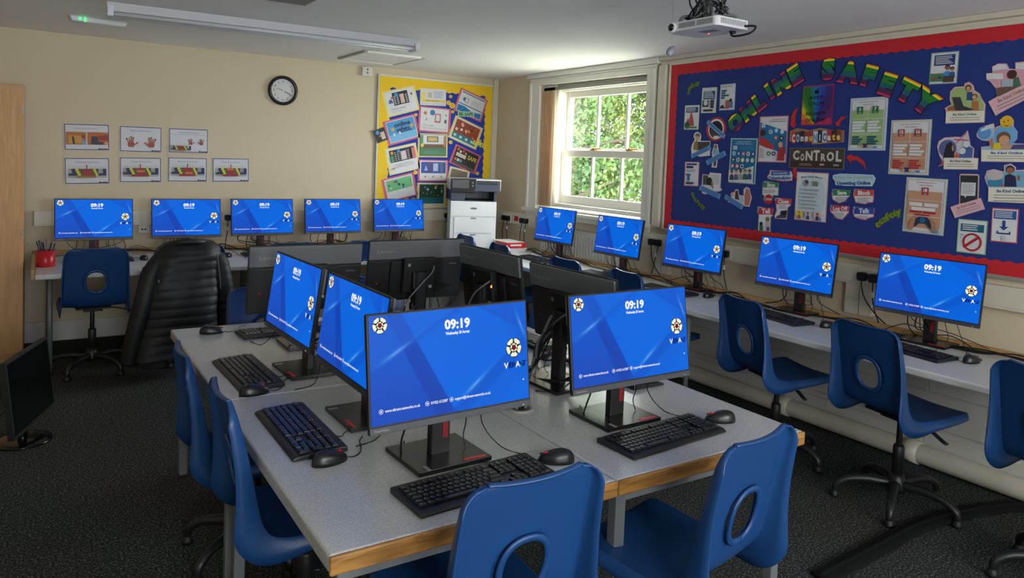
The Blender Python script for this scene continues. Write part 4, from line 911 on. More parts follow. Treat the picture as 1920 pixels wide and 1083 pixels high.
# sockets and plugs
def socket(px, py, wall, n, lab, plugs, drop=.2, side=1):
    if wall == 'R': p = on_x(px, py, XR-.055); p.z = 1.005; t = thing('wall_socket', lab, 'socket', (XR-.054, p.y, p.z), -90*D)
    else: p = on_y(px, py, YB-.055); p.z = 1.005; t = thing('wall_socket', lab, 'socket', (p.x, YB-.054, p.z), 0)
    obj('face_plate', MB().box((0, -.004, 0), (.145 if n == 2 else .085, .008, .086), M_WHITEP), t, .003)
    b = MB()
    for k in range(n): x = (k-.5)*.05 if n == 2 else 0; b.box((x, -.009, .026), (.012, .004, .016), M_WHITEP)
    obj('rocker_switch', b, t, .001)
    for k, on in enumerate(plugs):
        if not on: continue
        x = (k-.5)*.072 if n == 2 else 0
        q = Vector((x, -.008, -.006)); q.rotate(Matrix.Rotation(t.rotation_euler.z, 3, 'Z'))
        pl = thing('mains_plug', 'black mains plug %sin the %s' % (('on the left ', 'on the right ')[k] if n == 2 and all(plugs) else '', lab), 'plug', tuple(t.location+q), t.rotation_euler.z, 'black mains plugs')
        b = MB(); b.prism([(-.020, -.024), (.020, -.024), (.026, -.008), (.026, .018), (.018, .027), (-.018, .027), (-.026, .018), (-.026, -.008)], 0, .034, M_BLACK2, T=Matrix(((1, 0, 0, 0), (0, 0, -1, 0), (0, 1, 0, 0), (0, 0, 0, 1))))
        obj('body', b, pl, .005); e = rn.uniform(-.05, .12)*side
        b = MB(); b.tube([(0, -.018, -.02), (0, -.02, -.05), (e*.3, -.03, -.13), (e, -.025, -.22), (e*1.8+.02, -.04, -.275), (e*2+.14*side, -.09, -.278)], .0038, M_CABLE, 8, sub=6); c = obj('cable', b, pl)
        if k == 1 or n == 1: obj('label_tag', MB().box((e*.2, -.026, -.095), (.012, .012, .032), M_SHEET), c)
socket(426, 410, 'B', 1, 'socket between the second and third back wall screens', [1])
socket(836, 400, 'B', 1, 'socket on the back wall left of the printer', [1])
socket(952, 403, 'R', 2, 'twin socket nearest the room corner', [1, 1])
socket(986, 407, 'R', 2, 'twin socket under the window sill end', [1, 1])
socket(1232, 452, 'R', 2, 'twin socket just right of the window', [1, 1])
socket(1364, 470, 'R', 1, 'single socket below the board', [1])
socket(1632, 512, 'R', 2, 'twin socket between the two closest screens', [1, 1])
p = on_x(968, 403, XR-.055)
b = MB(); b.box((0, 0, 0), (.004, .07, .05), M_RED); tag(obj('warning_label', b, None, loc=(XR-.0555, p.y, 1.008)), 'small red label on the trunking between the twin sockets in the corner', 'label')
for px, lab in ((270, 'white data outlet between the first two back wall screens'), (292, 'white data outlet left of the second back wall screen')):
    p = on_y(px, 428, YB-.02); t = thing('data_outlet', lab, 'socket', (p.x, YB-.001, p.z)); obj('face_plate', MB().box((0, -.006, 0), (.086, .012, .086), M_WHITEP), t, .003); obj('jack', MB().box((-.012, -.013, -.008), (.014, .004, .014), M_BLACK2).box((.012, -.013, -.008), (.014, .004, .014), M_BLACK2), t)
p = on_x(973, 425, XR-.02); t = thing('data_outlet', 'white data outlet below the trunking near the printer', 'socket', (XR-.001, p.y, p.z), -90*D); obj('face_plate', MB().box((0, -.006, 0), (.086, .012, .086), M_WHITEP), t, .003); obj('jack', MB().box((-.012, -.013, -.008), (.014, .004, .014), M_BLACK2), t)
# loose cables along the rear of the benches
for k, y in enumerate((5.9, 5.1, 4.15, 3.4, 2.5, 1.65)):
    r2 = random.Random(k+11); b = MB()
    for q in range(5):
        x = 4.03+.03*r2.random(); b.tube([(x, y+.30+.05*q, BD+.006), (x+.03*r2.uniform(-1, 1), y+.15, BD+.008+.02*r2.random()), (x+.02, y, BD+.006+.04*r2.random()), (x+.03*r2.uniform(-1, 1), y-.16, BD+.008), (x-.05*r2.random(), y-.30-.04*q, BD+.006)], r2.choice((.0022, .003, .0038)), M_CABLE, 6, sub=6)
    tag(obj('cable_bundle', b), 'black cables on the window wall bench ' + ('beside the paper stack', 'between the two window screens', 'left of the screen below the board end', 'right of the screen below the board end', 'between the two closest screens', 'right of the closest window wall screen')[k], 'cable', 'cable bundles')
for k, x in enumerate((.70, 1.37, 2.0, 2.68)):
    r2 = random.Random(k+31); b = MB()
    for q in range(5):
        y = 6.84+.03*r2.random(); b.tube([(x-.28, y, BD+.006), (x-.12, y+.03*r2.uniform(-1, 1), BD+.02*r2.random()+.01), (x, y, BD+.05*r2.random()+.01), (x+.14, y+.02*r2.uniform(-1, 1), BD+.01), (x+.28, y, BD+.006)], r2.choice((.0022, .003, .0038)), M_CABLE, 6, sub=6)
    tag(obj('cable_bundle', b), 'bundle of black cables on the back bench between screens ' + ('one and two', 'two and three', 'three and four', 'four and five')[k], 'cable', 'cable bundles')
b = MB()
for q in range(9):
    r2 = random.Random(q); a = q*.7
    b.tube([(1.47+.02*math.cos(a), 2.18+.02*math.sin(a), BD+.004), (1.50+.02*math.cos(a), 2.21, BD+.05+.01*q), (1.58+.01*q, 2.28+.01*q, BD+.09+.015*r2.random()), (1.66+.012*math.cos(a), 2.34+.02*math.sin(a), BD+.13+.012*q), (1.735, 2.37, BD+.20+.01*q)], .0035+.0025*(q % 3)/2, (M_CABLE, M_CABLE, M_CABLEG)[q % 3], 7, sub=7)
tag(obj('cable_loom', b), 'thick loom of cables coming out of the island grommet up to the rear monitor', 'cable')
b = MB()
for q in range(8):
    r2 = random.Random(q+50); b.tube([(1.47, 2.19, BD+.004), (1.35+.04*r2.random(), 2.45, BD+.006), (1.30+.08*r2.random(), 2.8, BD+.02), (1.3+.15*r2.random(), 3.1, BD+.02+.12*r2.random()), (1.45+.2*r2.random(), 3.35, BD+.05+.1*r2.random())], .0035, M_CABLE, 6, sub=7)
tag(obj('cable_loom', b), 'tangle of black cables between the backs of the island monitors', 'cable')
tag(obj('power_adapter', MB().box((0, 0, .018), (.06, .13, .036), M_BLACK2), None, .005, loc=(1.36, 3.0, BD), rz=.4), 'black power brick lying between the backs of the island monitors', 'power adapter')
tag(obj('cable_guard', MB().tube([(2.62, 1.70, .012), (3.03, 1.722, .014), (3.44, 1.738, .014), (3.81, 1.69, .014), (4.1, 1.60, .012)], .05, mat('matt_rubber', (12, 12, 13), .85, spec=.2), 10, flat=.28, sub=8).tube([(2.62, 1.70, .026), (3.03, 1.722, .028), (3.44, 1.738, .028), (3.81, 1.69, .028), (4.1, 1.60, .026)], .012, mat('matt_rubber', (12, 12, 13), .85, spec=.2), 8, flat=.5, sub=8)), 'black rubber cable guard running over the carpet at the lower right', 'cable cover')
# ------------------------------------------------------------------ boards and papers
WHT = (214, 216, 220); NAV = (26, 52, 112); TEAL = (20, 112, 150); SKYB = (92, 150, 205); GRN = (40, 130, 70); REDC = (190, 34, 40); SKIN = (150, 96, 66); SKIN2 = (208, 158, 120); DK = (34, 32, 34); GRY = (140, 142, 146); TAN = (196, 150, 116); LG = (150, 184, 120); YEL = (226, 204, 60); PNK = (222, 176, 186); PALE = (226, 222, 206)
class Sheet:
    """a flat printed sheet pinned to a wall; plane 'R' is the window wall, 'B' the back wall"""
    def __init__(s, plane, off, TL, TR, BL):
        s.plane = plane; s.off = off
        a, b_, c = (s.pt(p) for p in (TL, TR, BL)); u = b_-a; v = c-a; s.w = u.length; s.h = v.length
        ang = (math.atan2(u.y, u.x)+math.atan2(v.y, v.x)+PI/2)/2; s.c = (b_+c)/2; s.ang = ang
        s.base = MB(); s.z = 0.0008
        R2 = Matrix.Translation((s.c.x, s.c.y, 0)) @ Matrix.Rotation(ang, 4, 'Z')
        s.T = R2
    def pt(s, p):
        if s.plane == 'R': q = on_x(p[0], p[1], XR-s.off); return Vector((-q.y, q.z))
        q = on_y(p[0], p[1], YB-s.off); return Vector((q.x, q.z))
    def L(s, u, v): return ((u-.5)*s.w, (.5-v)*s.h)
    def sheet(s, rgb=WHT, poly=None, th=.0016):
        P = [s.L(*p) for p in (poly or ((0, 1), (1, 1), (1, 0), (0, 0)))]; s.base.prism(P, 0, s.z, paper(rgb), T=s.T, side=paper(rgb)); return s
    def lift(s): s.z += .0004
    def poly(s, P, rgb): s.lift(); s.base.add([(*s.L(*p), s.z) for p in P], [tuple(range(len(P)))], paper(rgb), False, s.T); return s
    def rect(s, u0, v0, u1, v1, rgb): return s.poly(((u0, v1), (u1, v1), (u1, v0), (u0, v0)), rgb)
    def circ(s, u, v, r, rgb, ry=None, n=18):
        s.lift(); x, y = s.L(u, v); disc(s.base, (x, y), r*s.w, paper(rgb), s.T, s.z, n, (ry or r)*s.w); return s
    def text(s, t, u, v, h, rgb, width=None, rot=0, bold=.02, al='C'):
        s.lift(); x, y = s.L(u, v); add_text(s.base, t, paper(rgb), s.T @ Matrix.Translation((x, y, 0)) @ Matrix.Rotation(rot*D, 4, 'Z'), h*s.h, None if width is None else width*s.w, bold, s.z, al); return s
    def lines(s, u0, v0, u1, v1, n, rgb, k=.45):
        s.lift(); r2 = random.Random(int(u0*97+v0*311+n)); dv = (v1-v0)/n
        for i in range(n):
            e = u1-(u1-u0)*r2.uniform(0, .3); a, b_ = s.L(u0, v0+dv*i), s.L(e, v0+dv*(i+k)); quad(s.base, a[0], b_[1], b_[0], a[1], paper(rgb), s.T, s.z)
        return s
    def frame(s, t, rgb):
        tv = t*s.w/s.h
        for r in ((0, 0, 1, tv), (0, 1-tv, 1, 1), (0, tv, t, 1-tv), (1-t, tv, 1, 1-tv)): s.rect(*r, rgb)
        return s
    def person(s, u, v, k, skin, top, hair=DK):
        a = s.w/s.h
        s.poly(((u-k*1.1, v+k*a*3.2), (u+k*1.1, v+k*a*3.2), (u+k*.95, v+k*a*1.3), (u+k*.4, v+k*a*.9), (u-k*.4, v+k*a*.9), (u-k*.95, v+k*a*1.3)), top)
        s.circ(u, v-k*a*.15, k*.72, hair, n=14); s.circ(u, v+k*a*.1, k*.55, skin, n=14); return s
    def done(s, name, label, cat, group=None):
        me = s.base.mesh(name); o = bpy.data.objects.new(name, me); COL.objects.link(o)
        if s.plane == 'R': M_ = Matrix(((0, 0, -1, XR-s.off), (-1, 0, 0, 0), (0, 1, 0, 0), (0, 0, 0, 1)))
        else: M_ = Matrix(((1, 0, 0, 0), (0, 0, -1, YB-s.off), (0, 1, 0, 0), (0, 0, 0, 1)))
        c = Vector((s.c.x, s.c.y, 0)); me.transform(Matrix.Translation(-c)); o.matrix_world = M_ @ Matrix.Translation(c)
        return tag(o, label, cat, group)
def pxpoly(s, pts, ox, oy, k):
    """outline given as photo pixels (ox+px/k) -> normalised sheet coordinates"""
    out = []
    inv = s.T.inverted()
    for p in pts:
        q = s.pt((ox+p[0]/k, oy+p[1]/k)); l = inv @ Vector((q.x, q.y, 0)); out.append((l.x/s.w+.5, .5-l.y/s.h))
    return out
def area(P): return sum(P[i][0]*P[(i+1) % len(P)][1]-P[(i+1) % len(P)][0]*P[i][1] for i in range(len(P)))
def cutout(off, pts, ox, oy, k, border, inner=WHT, grow=.93, TL=None, TR=None, BL=None, plane='R'):
    xs = [p[0] for p in pts]; ys = [p[1] for p in pts]
    f = lambda x, y: (ox+x/k, oy+y/k)
    s = Sheet(plane, off, TL or f(min(xs), min(ys)), TR or f(max(xs), min(ys)), BL or f(min(xs), max(ys)))
    P = pxpoly(s, pts, ox, oy, k)
    if area(P) > 0: P = P[::-1]
    s.sheet(border, P); cx = sum(p[0] for p in P)/len(P); cy = sum(p[1] for p in P)/len(P)
    s.P = P; s.f = lambda q: pxpoly(s, q, ox, oy, k)
    # inset outline
    n = len(P); Q = []; t = (1-grow)*.5
    for i in range(n):
        a, b_, c = P[i-1], P[i], P[(i+1) % n]
        e1 = Vector(((b_[0]-a[0])*s.w, -(b_[1]-a[1])*s.h)).normalized(); e2 = Vector(((c[0]-b_[0])*s.w, -(c[1]-b_[1])*s.h)).normalized()
        nn = Vector((-(e1+e2).y, (e1+e2).x)); nn = nn.normalized()*.006 if nn.length > 1e-4 else Vector((0, 0))
        Q.append((b_[0]+nn.x/s.w, b_[1]-nn.y/s.h))
    s.poly(Q, inner); return s
# --- blue online-safety board
M_FELT = mat('navy_display_paper', (27, 50, 124), .85, bump=.1, bscale=300)
M_BRED = mat('red_corrugated_border', (194, 30, 42), .7); M_BYEL = mat('yellow_border_paper', (236, 196, 22), .7); M_FELT2 = mat('royal_blue_display_paper', (34, 60, 170), .85)
M_ALU = mat('board_aluminium', (178, 178, 172), .4, .5)
def scallop(mb, p0, p1, wd, nrm, m, T, z, pitch=.062, amp=.010, rib=0):
    L = math.hypot(p1[0]-p0[0], p1[1]-p0[1]); n_ = int(L/pitch)*10; dx, dy = (p1[0]-p0[0])/L, (p1[1]-p0[1])/L
    vs = []
    for i in range(n_+1):
        t = L*i/n_; wv = wd+amp*abs(math.sin(PI*t/pitch))
        for q in (0, wv): vs.append((p0[0]+dx*t+nrm[0]*q, p0[1]+dy*t+nrm[1]*q, z+(.0012*math.sin(t*2*PI/.009) if rib else 0)))
    fs = [(2*i, 2*i+2, 2*i+3, 2*i+1) if nrm[0]*dy-nrm[1]*dx < 0 else (2*i+1, 2*i+3, 2*i+2, 2*i) for i in range(n_)]
    mb.add(vs, fs, m, False, T)
BY0, BY1, BZ0, BZ1 = .62, 4.305, 1.118, 2.414
t = thing('display_board', 'large dark blue display board with a scalloped red border on the window wall', 'display board', (XR-.001, (BY0+BY1)/2, 0)); cy = (BY0+BY1)/2; hw = (BY1-BY0)/2
obj('backing', MB().span((-.020, -hw, BZ0), (0, hw, BZ1), M_FELT), t)
b = MB()
b.span((-.03, -hw-.02, BZ1), (0, hw+.02, BZ1+.02), M_TRIM); b.span((-.03, -hw-.02, BZ0-.022), (0, hw+.02, BZ0), M_ALU); b.span((-.03, hw, BZ0), (0, hw+.02, BZ1), M_TRIM); b.span((-.03, -hw-.02, BZ0), (0, -hw, BZ1), M_TRIM)
obj('frame', b, t, .003)
TB = Matrix(((0, 0, -1, -.0205), (-1, 0, 0, 0), (0, 1, 0, 0), (0, 0, 0, 1))); b = MB()
scallop(b, (-hw, BZ1), (hw, BZ1), .072, (0, -1), M_BRED, TB, .0012); scallop(b, (-hw, BZ0), (hw, BZ0), .068, (0, 1), M_BRED, TB, .0012, rib=0)
scallop(b, (-hw, BZ0), (-hw, BZ1), .07, (1, 0), M_BRED, TB, .0022); scallop(b, (hw, BZ0), (hw, BZ1), .07, (-1, 0), M_BRED, TB, .0022)
obj('scalloped_border', b, t, label='scalloped red paper border')
OB = .0228
# rainbow letters
BANDS = [(-9, -.40, (210, 50, 90)), (-.40, -.14, (84, 34, 84)), (-.14, .14, (22, 96, 110)), (.14, .56, (28, 124, 50)), (.56, .66, (244, 228, 40)), (.66, .74, (240, 130, 40)), (.74, 9, (222, 50, 40))]
def clip(P, y, keep_above):
    out = []
    for i in range(len(P)):
        a, b_ = P[i], P[(i+1) % len(P)]; ia = (a[1] >= y) == keep_above; ib = (b_[1] >= y) == keep_above
        if ia: out.append(a)
        if ia != ib: t = (y-a[1])/(b_[1]-a[1]); out.append((a[0]+(b_[0]-a[0])*t, y))
    return out
def rainbow(ch, px, py, hpx, rot, flip, lab):
    s = Sheet('R', OB, (px-hpx*.4, py-hpx*.5), (px+hpx*.4, py-hpx*.5), (px-hpx*.4, py+hpx*.5)); hh = s.h
    vs, fs, wd = text_geo(ch, .085); T = Matrix.Translation((s.c.x, s.c.y, 0)) @ Matrix.Rotation(rot*D, 4, 'Z')
    vb, fb, _ = text_geo(ch, .11); k = hh/1.34
    for z in (0.0, .0035): s.base.add([(x*k, y*k, z) for x, y in vb], fb, paper((22, 24, 50)), False, T)
    ed = {}
    for f in fb:
        for i in range(len(f)):
            e = (f[i], f[(i+1) % len(f)]); ed[e] = 1
    for (i, j) in list(ed):
        if (j, i) not in ed: s.base.add([(vb[i][0]*k, vb[i][1]*k, 0), (vb[j][0]*k, vb[j][1]*k, 0), (vb[j][0]*k, vb[j][1]*k, .0035), (vb[i][0]*k, vb[i][1]*k, .0035)], [(0, 1, 2, 3)], paper((22, 24, 50)), False, T)
    sg = -1 if flip else 1
    for f in fs:
        P = [(vs[i][0], vs[i][1]) for i in f]
        for lo, hi, col in BANDS:
            Q = clip(clip([(x, sg*y) for x, y in P], lo-.12, True), hi-.12, False) if True else P
            if len(Q) > 2: s.base.add([(x*k, sg*y*k, .0042) for x, y in Q], [tuple(range(len(Q)))], paper(col), False, T)
    s.done('rainbow_letter', 'rainbow-striped letter %s of the board title' % lab, 'letter', 'rainbow title letters')
for ch, px, py, hp, rt_, fl, lab in (('O', 1379.5, 229.5, 35, 38, 0, 'O starting the word ONLINE'), ('N', 1403, 208.5, 35, 36, 1, 'N second in ONLINE'), ('L', 1424, 190, 38, 34, 0, 'L third in ONLINE'), ('I', 1443, 171, 36, 34, 0, 'I fourth in ONLINE'),
        ('N', 1465.5, 157, 38, 30, 1, 'N fifth in ONLINE'), ('E', 1492, 140, 42, 27, 0, 'E ending ONLINE'), ('S', 1554, 129, 44, 0, 0, 'S starting the word SAFETY'), ('A', 1593, 135, 44, -10, 0, 'A second in SAFETY'),
        ('F', 1631, 142, 44, -17, 0, 'F third in SAFETY'), ('E', 1665, 158, 46, -20, 0, 'E fourth in SAFETY'), ('T', 1702, 170, 46, -28, 0, 'T fifth in SAFETY'), ('Y', 1736, 190, 48, -36, 0, 'Y ending SAFETY')):
    rainbow(ch, px, py, hp, rt_, fl, lab)
GP = 'posters on the blue board'; GC = 'cut-out pictures on the blue board'; GS = 'step cards on the blue board'
def A(TL, TR, BL, off=OB, plane='R'): return Sheet(plane, off, TL, TR, BL)
# small white sheets
s = A((1284.6, 197.6), (1311.9, 196.9), (1282.5, 242.6)).sheet((196, 214, 190)); s.rect(.05, .04, .95, .96, WHT).rect(.1, .08, .92, .3, NAV).lines(.14, .11, .85, .28, 3, WHT)
s.poly(((.3, .85), (.42, .32), (.5, .3), (.62, .55), (.7, .85)), (176, 70, 60)).poly(((.2, .62), (.3, .52), (.36, .8), (.2, .8)), (150, 50, 50)).circ(.22, .82, .18, (40, 90, 60)).rect(.1, .88, .9, .95, (70, 120, 60)); s.done('safety_poster', 'small white poster with a red castle at the left edge of the blue board', 'poster', GP)
s = A((1316.5, 164.4), (1344.4, 163.7), (1314.8, 211.5)).sheet((186, 206, 180)); s.rect(.05, .03, .95, .97, WHT).rect(.12, .14, .9, .46, (24, 84, 120)).lines(.18, .17, .86, .44, 4, WHT).rect(.08, .5, .5, .76, DK).circ(.3, .6, .14, WHT).rect(.62, .48, .86, .82, (60, 60, 84)).rect(.16, .86, .8, .94, DK).rect(.56, .5, .6, .75, GRY); s.done('safety_poster', 'pale green-edged poster with a computer tower at the top left of the blue board', 'poster', GP)
s = A((1350.4, 157.9), (1379, 156.8), (1349.4, 206.3)).sheet((176, 190, 214)); s.rect(.05, .03, .95, .97, WHT).lines(.08, .06, .85, .14, 2, GRY)
for i, u in enumerate((.45, .36, .6, .34)): s.rect(.1, .22+.09*i, u, .29+.09*i, (24, 84, 110))
s.rect(.4, .62, .66, .95, (170, 92, 74)).circ(.74, .63, .09, DK).rect(.64, .68, .9, .92, (90, 120, 160)).poly(((.05, .93), (.1, .84), (.25, .78), (.4, .93)), (60, 50, 50)); s.done('safety_poster', 'pale blue-edged poster with a child at a desk, top left of the blue board', 'poster', GP)
s = A((1284.6, 302.8), (1311.8, 303.2), (1282.4, 348)).sheet((196, 110, 120)); s.rect(.05, .03, .96, .97, WHT).rect(.12, .07, .84, .14, NAV).rect(.12, .17, .6, .27, NAV).lines(.12, .32, .8, .45, 3, GRY).rect(.1, .5, .45, .56, (40, 100, 160)).rect(.2, .56, .4, .78, (50, 110, 170)).poly(((.1, .93), (.2, .82), (.75, .84), (.6, .93)), (60, 70, 90)); s.done('safety_poster', 'red-edged poster with a blue computer screen at the lower left of the blue board', 'poster', GP)
# no-face disc with strip
s = A((1324.5, 220.5), (1361.5, 218), (1324.5, 265)); q = [(.5+.5*math.cos(2*PI*k/32), .5+.5*math.sin(2*PI*k/32)) for k in range(32)][::-1]; s.sheet((186, 34, 44), q); s.circ(.5, .5, .40, WHT).circ(.5, .52, .34, DK).circ(.42, .6, .2, (70, 66, 64)).rect(.38, .78, .64, .88, WHT)
s.poly([(-.0, .22), (.1, .08), (1.0, .78), (.90, .94)], SKYB).poly([(.12, .22), (.15, .18), (.88, .76), (.85, .80)], (60, 96, 150)); s.done('cutout_picture', 'red circle with a blocked dark head and a blue strip across it', 'cut-out', GC)
def strip(s, P): Q = s.f(P); s.poly(Q, SKYB); m = [tuple((Q[i][j]+Q[(i+2) % 4][j])/2 for j in (0, 1)) for i in (0,)][0]; s.poly([(m[0]+(p[0]-m[0])*.86, m[1]+(p[1]-m[1])*.35) if False else (m[0]+(p[0]-m[0])*.8+(m[0]-p[0])*0, m[1]+(p[1]-m[1])*.8) for p in Q], (74, 122, 182)); return s
kz = 6.017
s = cutout(OB, [(345, 40), (382, 60), (392, 95), (382, 145), (495, 145), (492, 200), (488, 310), (380, 322), (285, 300), (275, 235), (290, 180), (318, 130), (303, 90), (318, 55)], 1250, 240, kz, PALE)
s.poly(s.f([(300, 240), (310, 165), (345, 130), (360, 170), (355, 255)]), (150, 130, 60)).poly(s.f([(325, 90), (380, 90), (375, 130), (330, 130)]), SKIN2).poly(s.f([(320, 92), (335, 60), (370, 60), (385, 92)]), (110, 110, 100)).poly(s.f([(355, 250), (358, 155), (490, 155), (488, 235)]), (66, 62, 66)); strip(s, [(285, 342), (275, 298), (492, 190), (508, 240)]); s.done('cutout_picture', 'cut-out of a person in a checked shirt behind a laptop on the blue board', 'cut-out', GC)
s = cutout(OB, [(535, 180), (575, 183), (580, 215), (592, 290), (572, 380), (565, 447), (505, 442), (520, 370), (510, 270), (528, 220)], 1250, 240, kz, PALE)
s.poly(s.f([(520, 300), (528, 235), (575, 235), (585, 300)]), (130, 170, 190)).poly(s.f([(538, 190), (570, 190), (570, 230), (540, 230)]), SKIN).poly(s.f([(530, 430), (535, 310), (572, 310), (556, 430)]), (100, 60, 60)); strip(s, [(462, 422), (442, 370), (655, 252), (678, 305)]); s.done('cutout_picture', 'cut-out of a standing child crossed by a pale blue strip', 'cut-out', GC)
s = cutout(OB, [(405, 520), (482, 525), (485, 500), (617, 512), (607, 670), (627, 695), (600, 715), (530, 720), (440, 748), (400, 737), (395, 650)], 1250, 240, kz, PNK)
s.poly(s.f([(410, 640), (412, 530), (470, 532), (470, 640)]), (70, 70, 76)).poly(s.f([(500, 640), (500, 520), (600, 524), (590, 640)]), (190, 200, 200)).poly(s.f([(450, 640), (455, 570), (490, 550), (515, 580), (520, 650)]), DK).poly(s.f([(500, 650), (505, 590), (520, 600), (530, 690)]), SKIN).poly(s.f([(430, 730), (440, 660), (500, 650), (525, 710)]), (210, 208, 210)); strip(s, [(600, 803), (365, 695), (385, 640), (615, 745)]); s.done('cutout_picture', 'cut-out of a girl seen from behind at a computer screen', 'cut-out', GC)
s = cutout(OB, [(720, 750), (735, 722), (762, 725), (775, 690), (808, 690), (820, 755), (868, 760), (868, 690), (898, 662), (938, 680), (945, 730), (962, 780), (935, 887), (870, 880), (690, 835), (735, 790)], 1250, 240, kz, PNK)
s.poly(s.f([(880, 870), (880, 760), (895, 680), (930, 690), (950, 780), (930, 870)]), (172, 112, 90)).poly(s.f([(770, 800), (778, 705), (805, 705), (820, 810)]), (74, 60, 54)).poly(s.f([(728, 765), (735, 730), (760, 735), (762, 770)]), SKIN2).poly(s.f([(820, 840), (822, 765), (870, 770), (870, 840)]), (180, 190, 206)); strip(s, [(850, 920), (650, 795), (670, 745), (875, 870)]); s.done('cutout_picture', 'cut-out of a family round a laptop with a slanting blue strip', 'cut-out', GC)
# curved green esafety words
def eword(pts, lab, h):
    s = A((pts[0][0], pts[0][1]), (pts[0][0]+20, pts[0][1]), (pts[0][0], pts[0][1]+20)); inv = s.T.inverted()
    for i, ch in enumerate('esafety'):
        p, r_ = pts[i][:2], pts[i][2]; q = s.pt(p); l = inv @ Vector((q.x, q.y, 0)); T = s.T @ Matrix.Translation((l.x, l.y, 0)) @ Matrix.Rotation(r_*D, 4, 'Z')
        for bo, z, c in ((.09, .001+.0002*i, (150, 176, 30)), (.045, .0026+.0002*i, (30, 60, 34)), (.0, .0042+.0002*i, (150, 176, 30))): add_text(s.base, ch, paper(c), T, h, None, bo, z)
    s.done('esafety_word', lab, 'lettering', 'green esafety words')
eword([(1290, 174, 75), (1291.5, 168, 65), (1294, 163, 45), (1298, 160, 25), (1302, 158.5, 15), (1306, 157, 10), (1310, 155, 5)], 'green curved word esafety at the top left of the blue board', .030)
eword([(1299.5, 363, -75), (1301.5, 368.5, -65), (1304.5, 373.5, -55), (1308, 378, -45), (1312, 382, -40), (1316, 385.5, -35), (1320, 388.5, -30)], 'green curved word esafety at the bottom left of the blue board', .030)
eword([(1645, 419.5, 35), (1651, 414, 33), (1657.5, 409.5, 30), (1664, 406, 25), (1671, 402, 22), (1677.5, 399, 20), (1684.5, 396.5, 20)], 'green slanting word esafety left of the poster with the age 18', .036)
# social media posters
s = A((1370.8, 258.8), (1421.2, 259.6), (1365.8, 341.7)).sheet((176, 206, 196)); s.rect(.04, .025, .96, .975, (20, 112, 160)).text('Age Restrictions for', .5, .075, .022, WHT, .55).text('Social Media Platforms', .5, .12, .022, WHT, .62).rect(.12, .17, .26, .25, WHT).text('13', .19, .21, .04, NAV)
s.lines(.34, .19, .9, .25, 2, (60, 140, 180)); cols = [(60, 150, 210), (50, 80, 150), (200, 90, 130), (200, 80, 80), (60, 40, 100), DK, (90, 110, 200), YEL, (150, 190, 210), (220, 210, 40), (200, 90, 90), (220, 120, 110), DK]
for i, c in enumerate(cols): r_, q = divmod(i, 5); s.circ(.16+.18*q, .34+.14*r_, .065, WHT if i % 3 == 0 else c).circ(.16+.18*q, .34+.14*r_, .035, c if i % 3 == 0 else WHT)
s.poly(((.04, .975), (.04, .72), (.5, .7), (.96, .6), (.96, .975)), WHT)
for i, (sk, tp) in enumerate(((SKIN, (60, 70, 90)), (SKIN2, (90, 100, 120)), (SKIN, (150, 160, 170)), (SKIN2, (40, 110, 70)), (SKIN, (40, 80, 150)))): s.person(.16+.17*i, .76-.01*i, .075, sk, tp)
s.done('age_poster', 'blue poster with rows of round app icons and a group of people', 'poster', GP)
s = A((1424.5, 217.9), (1478.4, 217.1), (1421.2, 303)).sheet((206, 120, 126)); s.rect(.035, .02, .965, .98, WHT).poly(((.035, .62), (.035, .13), (.965, .33), (.965, .82)), (24, 116, 166)).text('Age Restrictions for', .68, .07, .02, (40, 60, 110), .5).text('Social Media Platforms', .64, .115, .02, (40, 60, 110), .6).rect(.09, .16, .22, .24, WHT).text('16', .155, .2, .04, NAV)
for u, v, c in ((.42, .34, WHT), (.62, .31, (150, 200, 230)), (.82, .34, (200, 220, 240)), (.62, .47, (200, 80, 80)), (.82, .48, DK), (.40, .81, (60, 130, 80)), (.58, .81, NAV)): s.circ(u, v, .065, c).circ(u, v, .03, WHT if c != WHT else GRN)
s.poly(((.035, .6), (.1, .45), (.3, .5), (.6, .66), (.58, .72), (.3, .68)), (180, 54, 50)).circ(.16, .36, .10, (70, 46, 40)).poly(((.7, .96), (.74, .7), (.86, .64), (.96, .72), (.96, .96)), (160, 44, 50)).circ(.80, .62, .08, SKIN2).lines(.08, .72, .28, .92, 6, GRY).text('13', .12, .7, .03, DK); s.done('age_poster', 'poster with a person lying in red and white app icons, left of the arrows', 'poster', GP)
s = A((1504.6, 160.6), (1563.4, 158.3), (1502.5, 234.4)); s.sheet((160, 40, 90))
hues = [(30, 110, 40), (20, 120, 90), (16, 120, 170), (30, 90, 180), (40, 60, 160), (50, 40, 130), (70, 36, 120)]
ap = (.46, .98); topu = [.03, .22, .33, .5, .66, .8, .9, .97]
for i in range(7): s.poly((ap, (topu[i+1], .03), (topu[i], .03)), hues[i])
for (v0, v1, c) in ((.03, .36, (40, 120, 40)), (.36, .5, (120, 150, 30)), (.5, .68, (206, 190, 30)), (.68, .84, (210, 120, 40)), (.84, .97, (200, 70, 50))): s.poly((ap, (.03, v0), (.03, v1)), c)
s.poly((ap, (.03, .97), (.2, .97)), (190, 50, 60)); s.poly((ap, (.97, .03), (.97, .55)), (60, 36, 110)).poly((ap, (.97, .55), (.97, .8)), (90, 36, 110)).poly((ap, (.97, .8), (.97, .97)), (190, 40, 90))
s.circ(.47, .17, .055, (12, 14, 24)).circ(.51, .17, .055, (12, 14, 24)).circ(.575, .165, .022, hues[3]).poly(((.49, .115), (.50, .085), (.54, .07), (.53, .105)), (12, 14, 24))
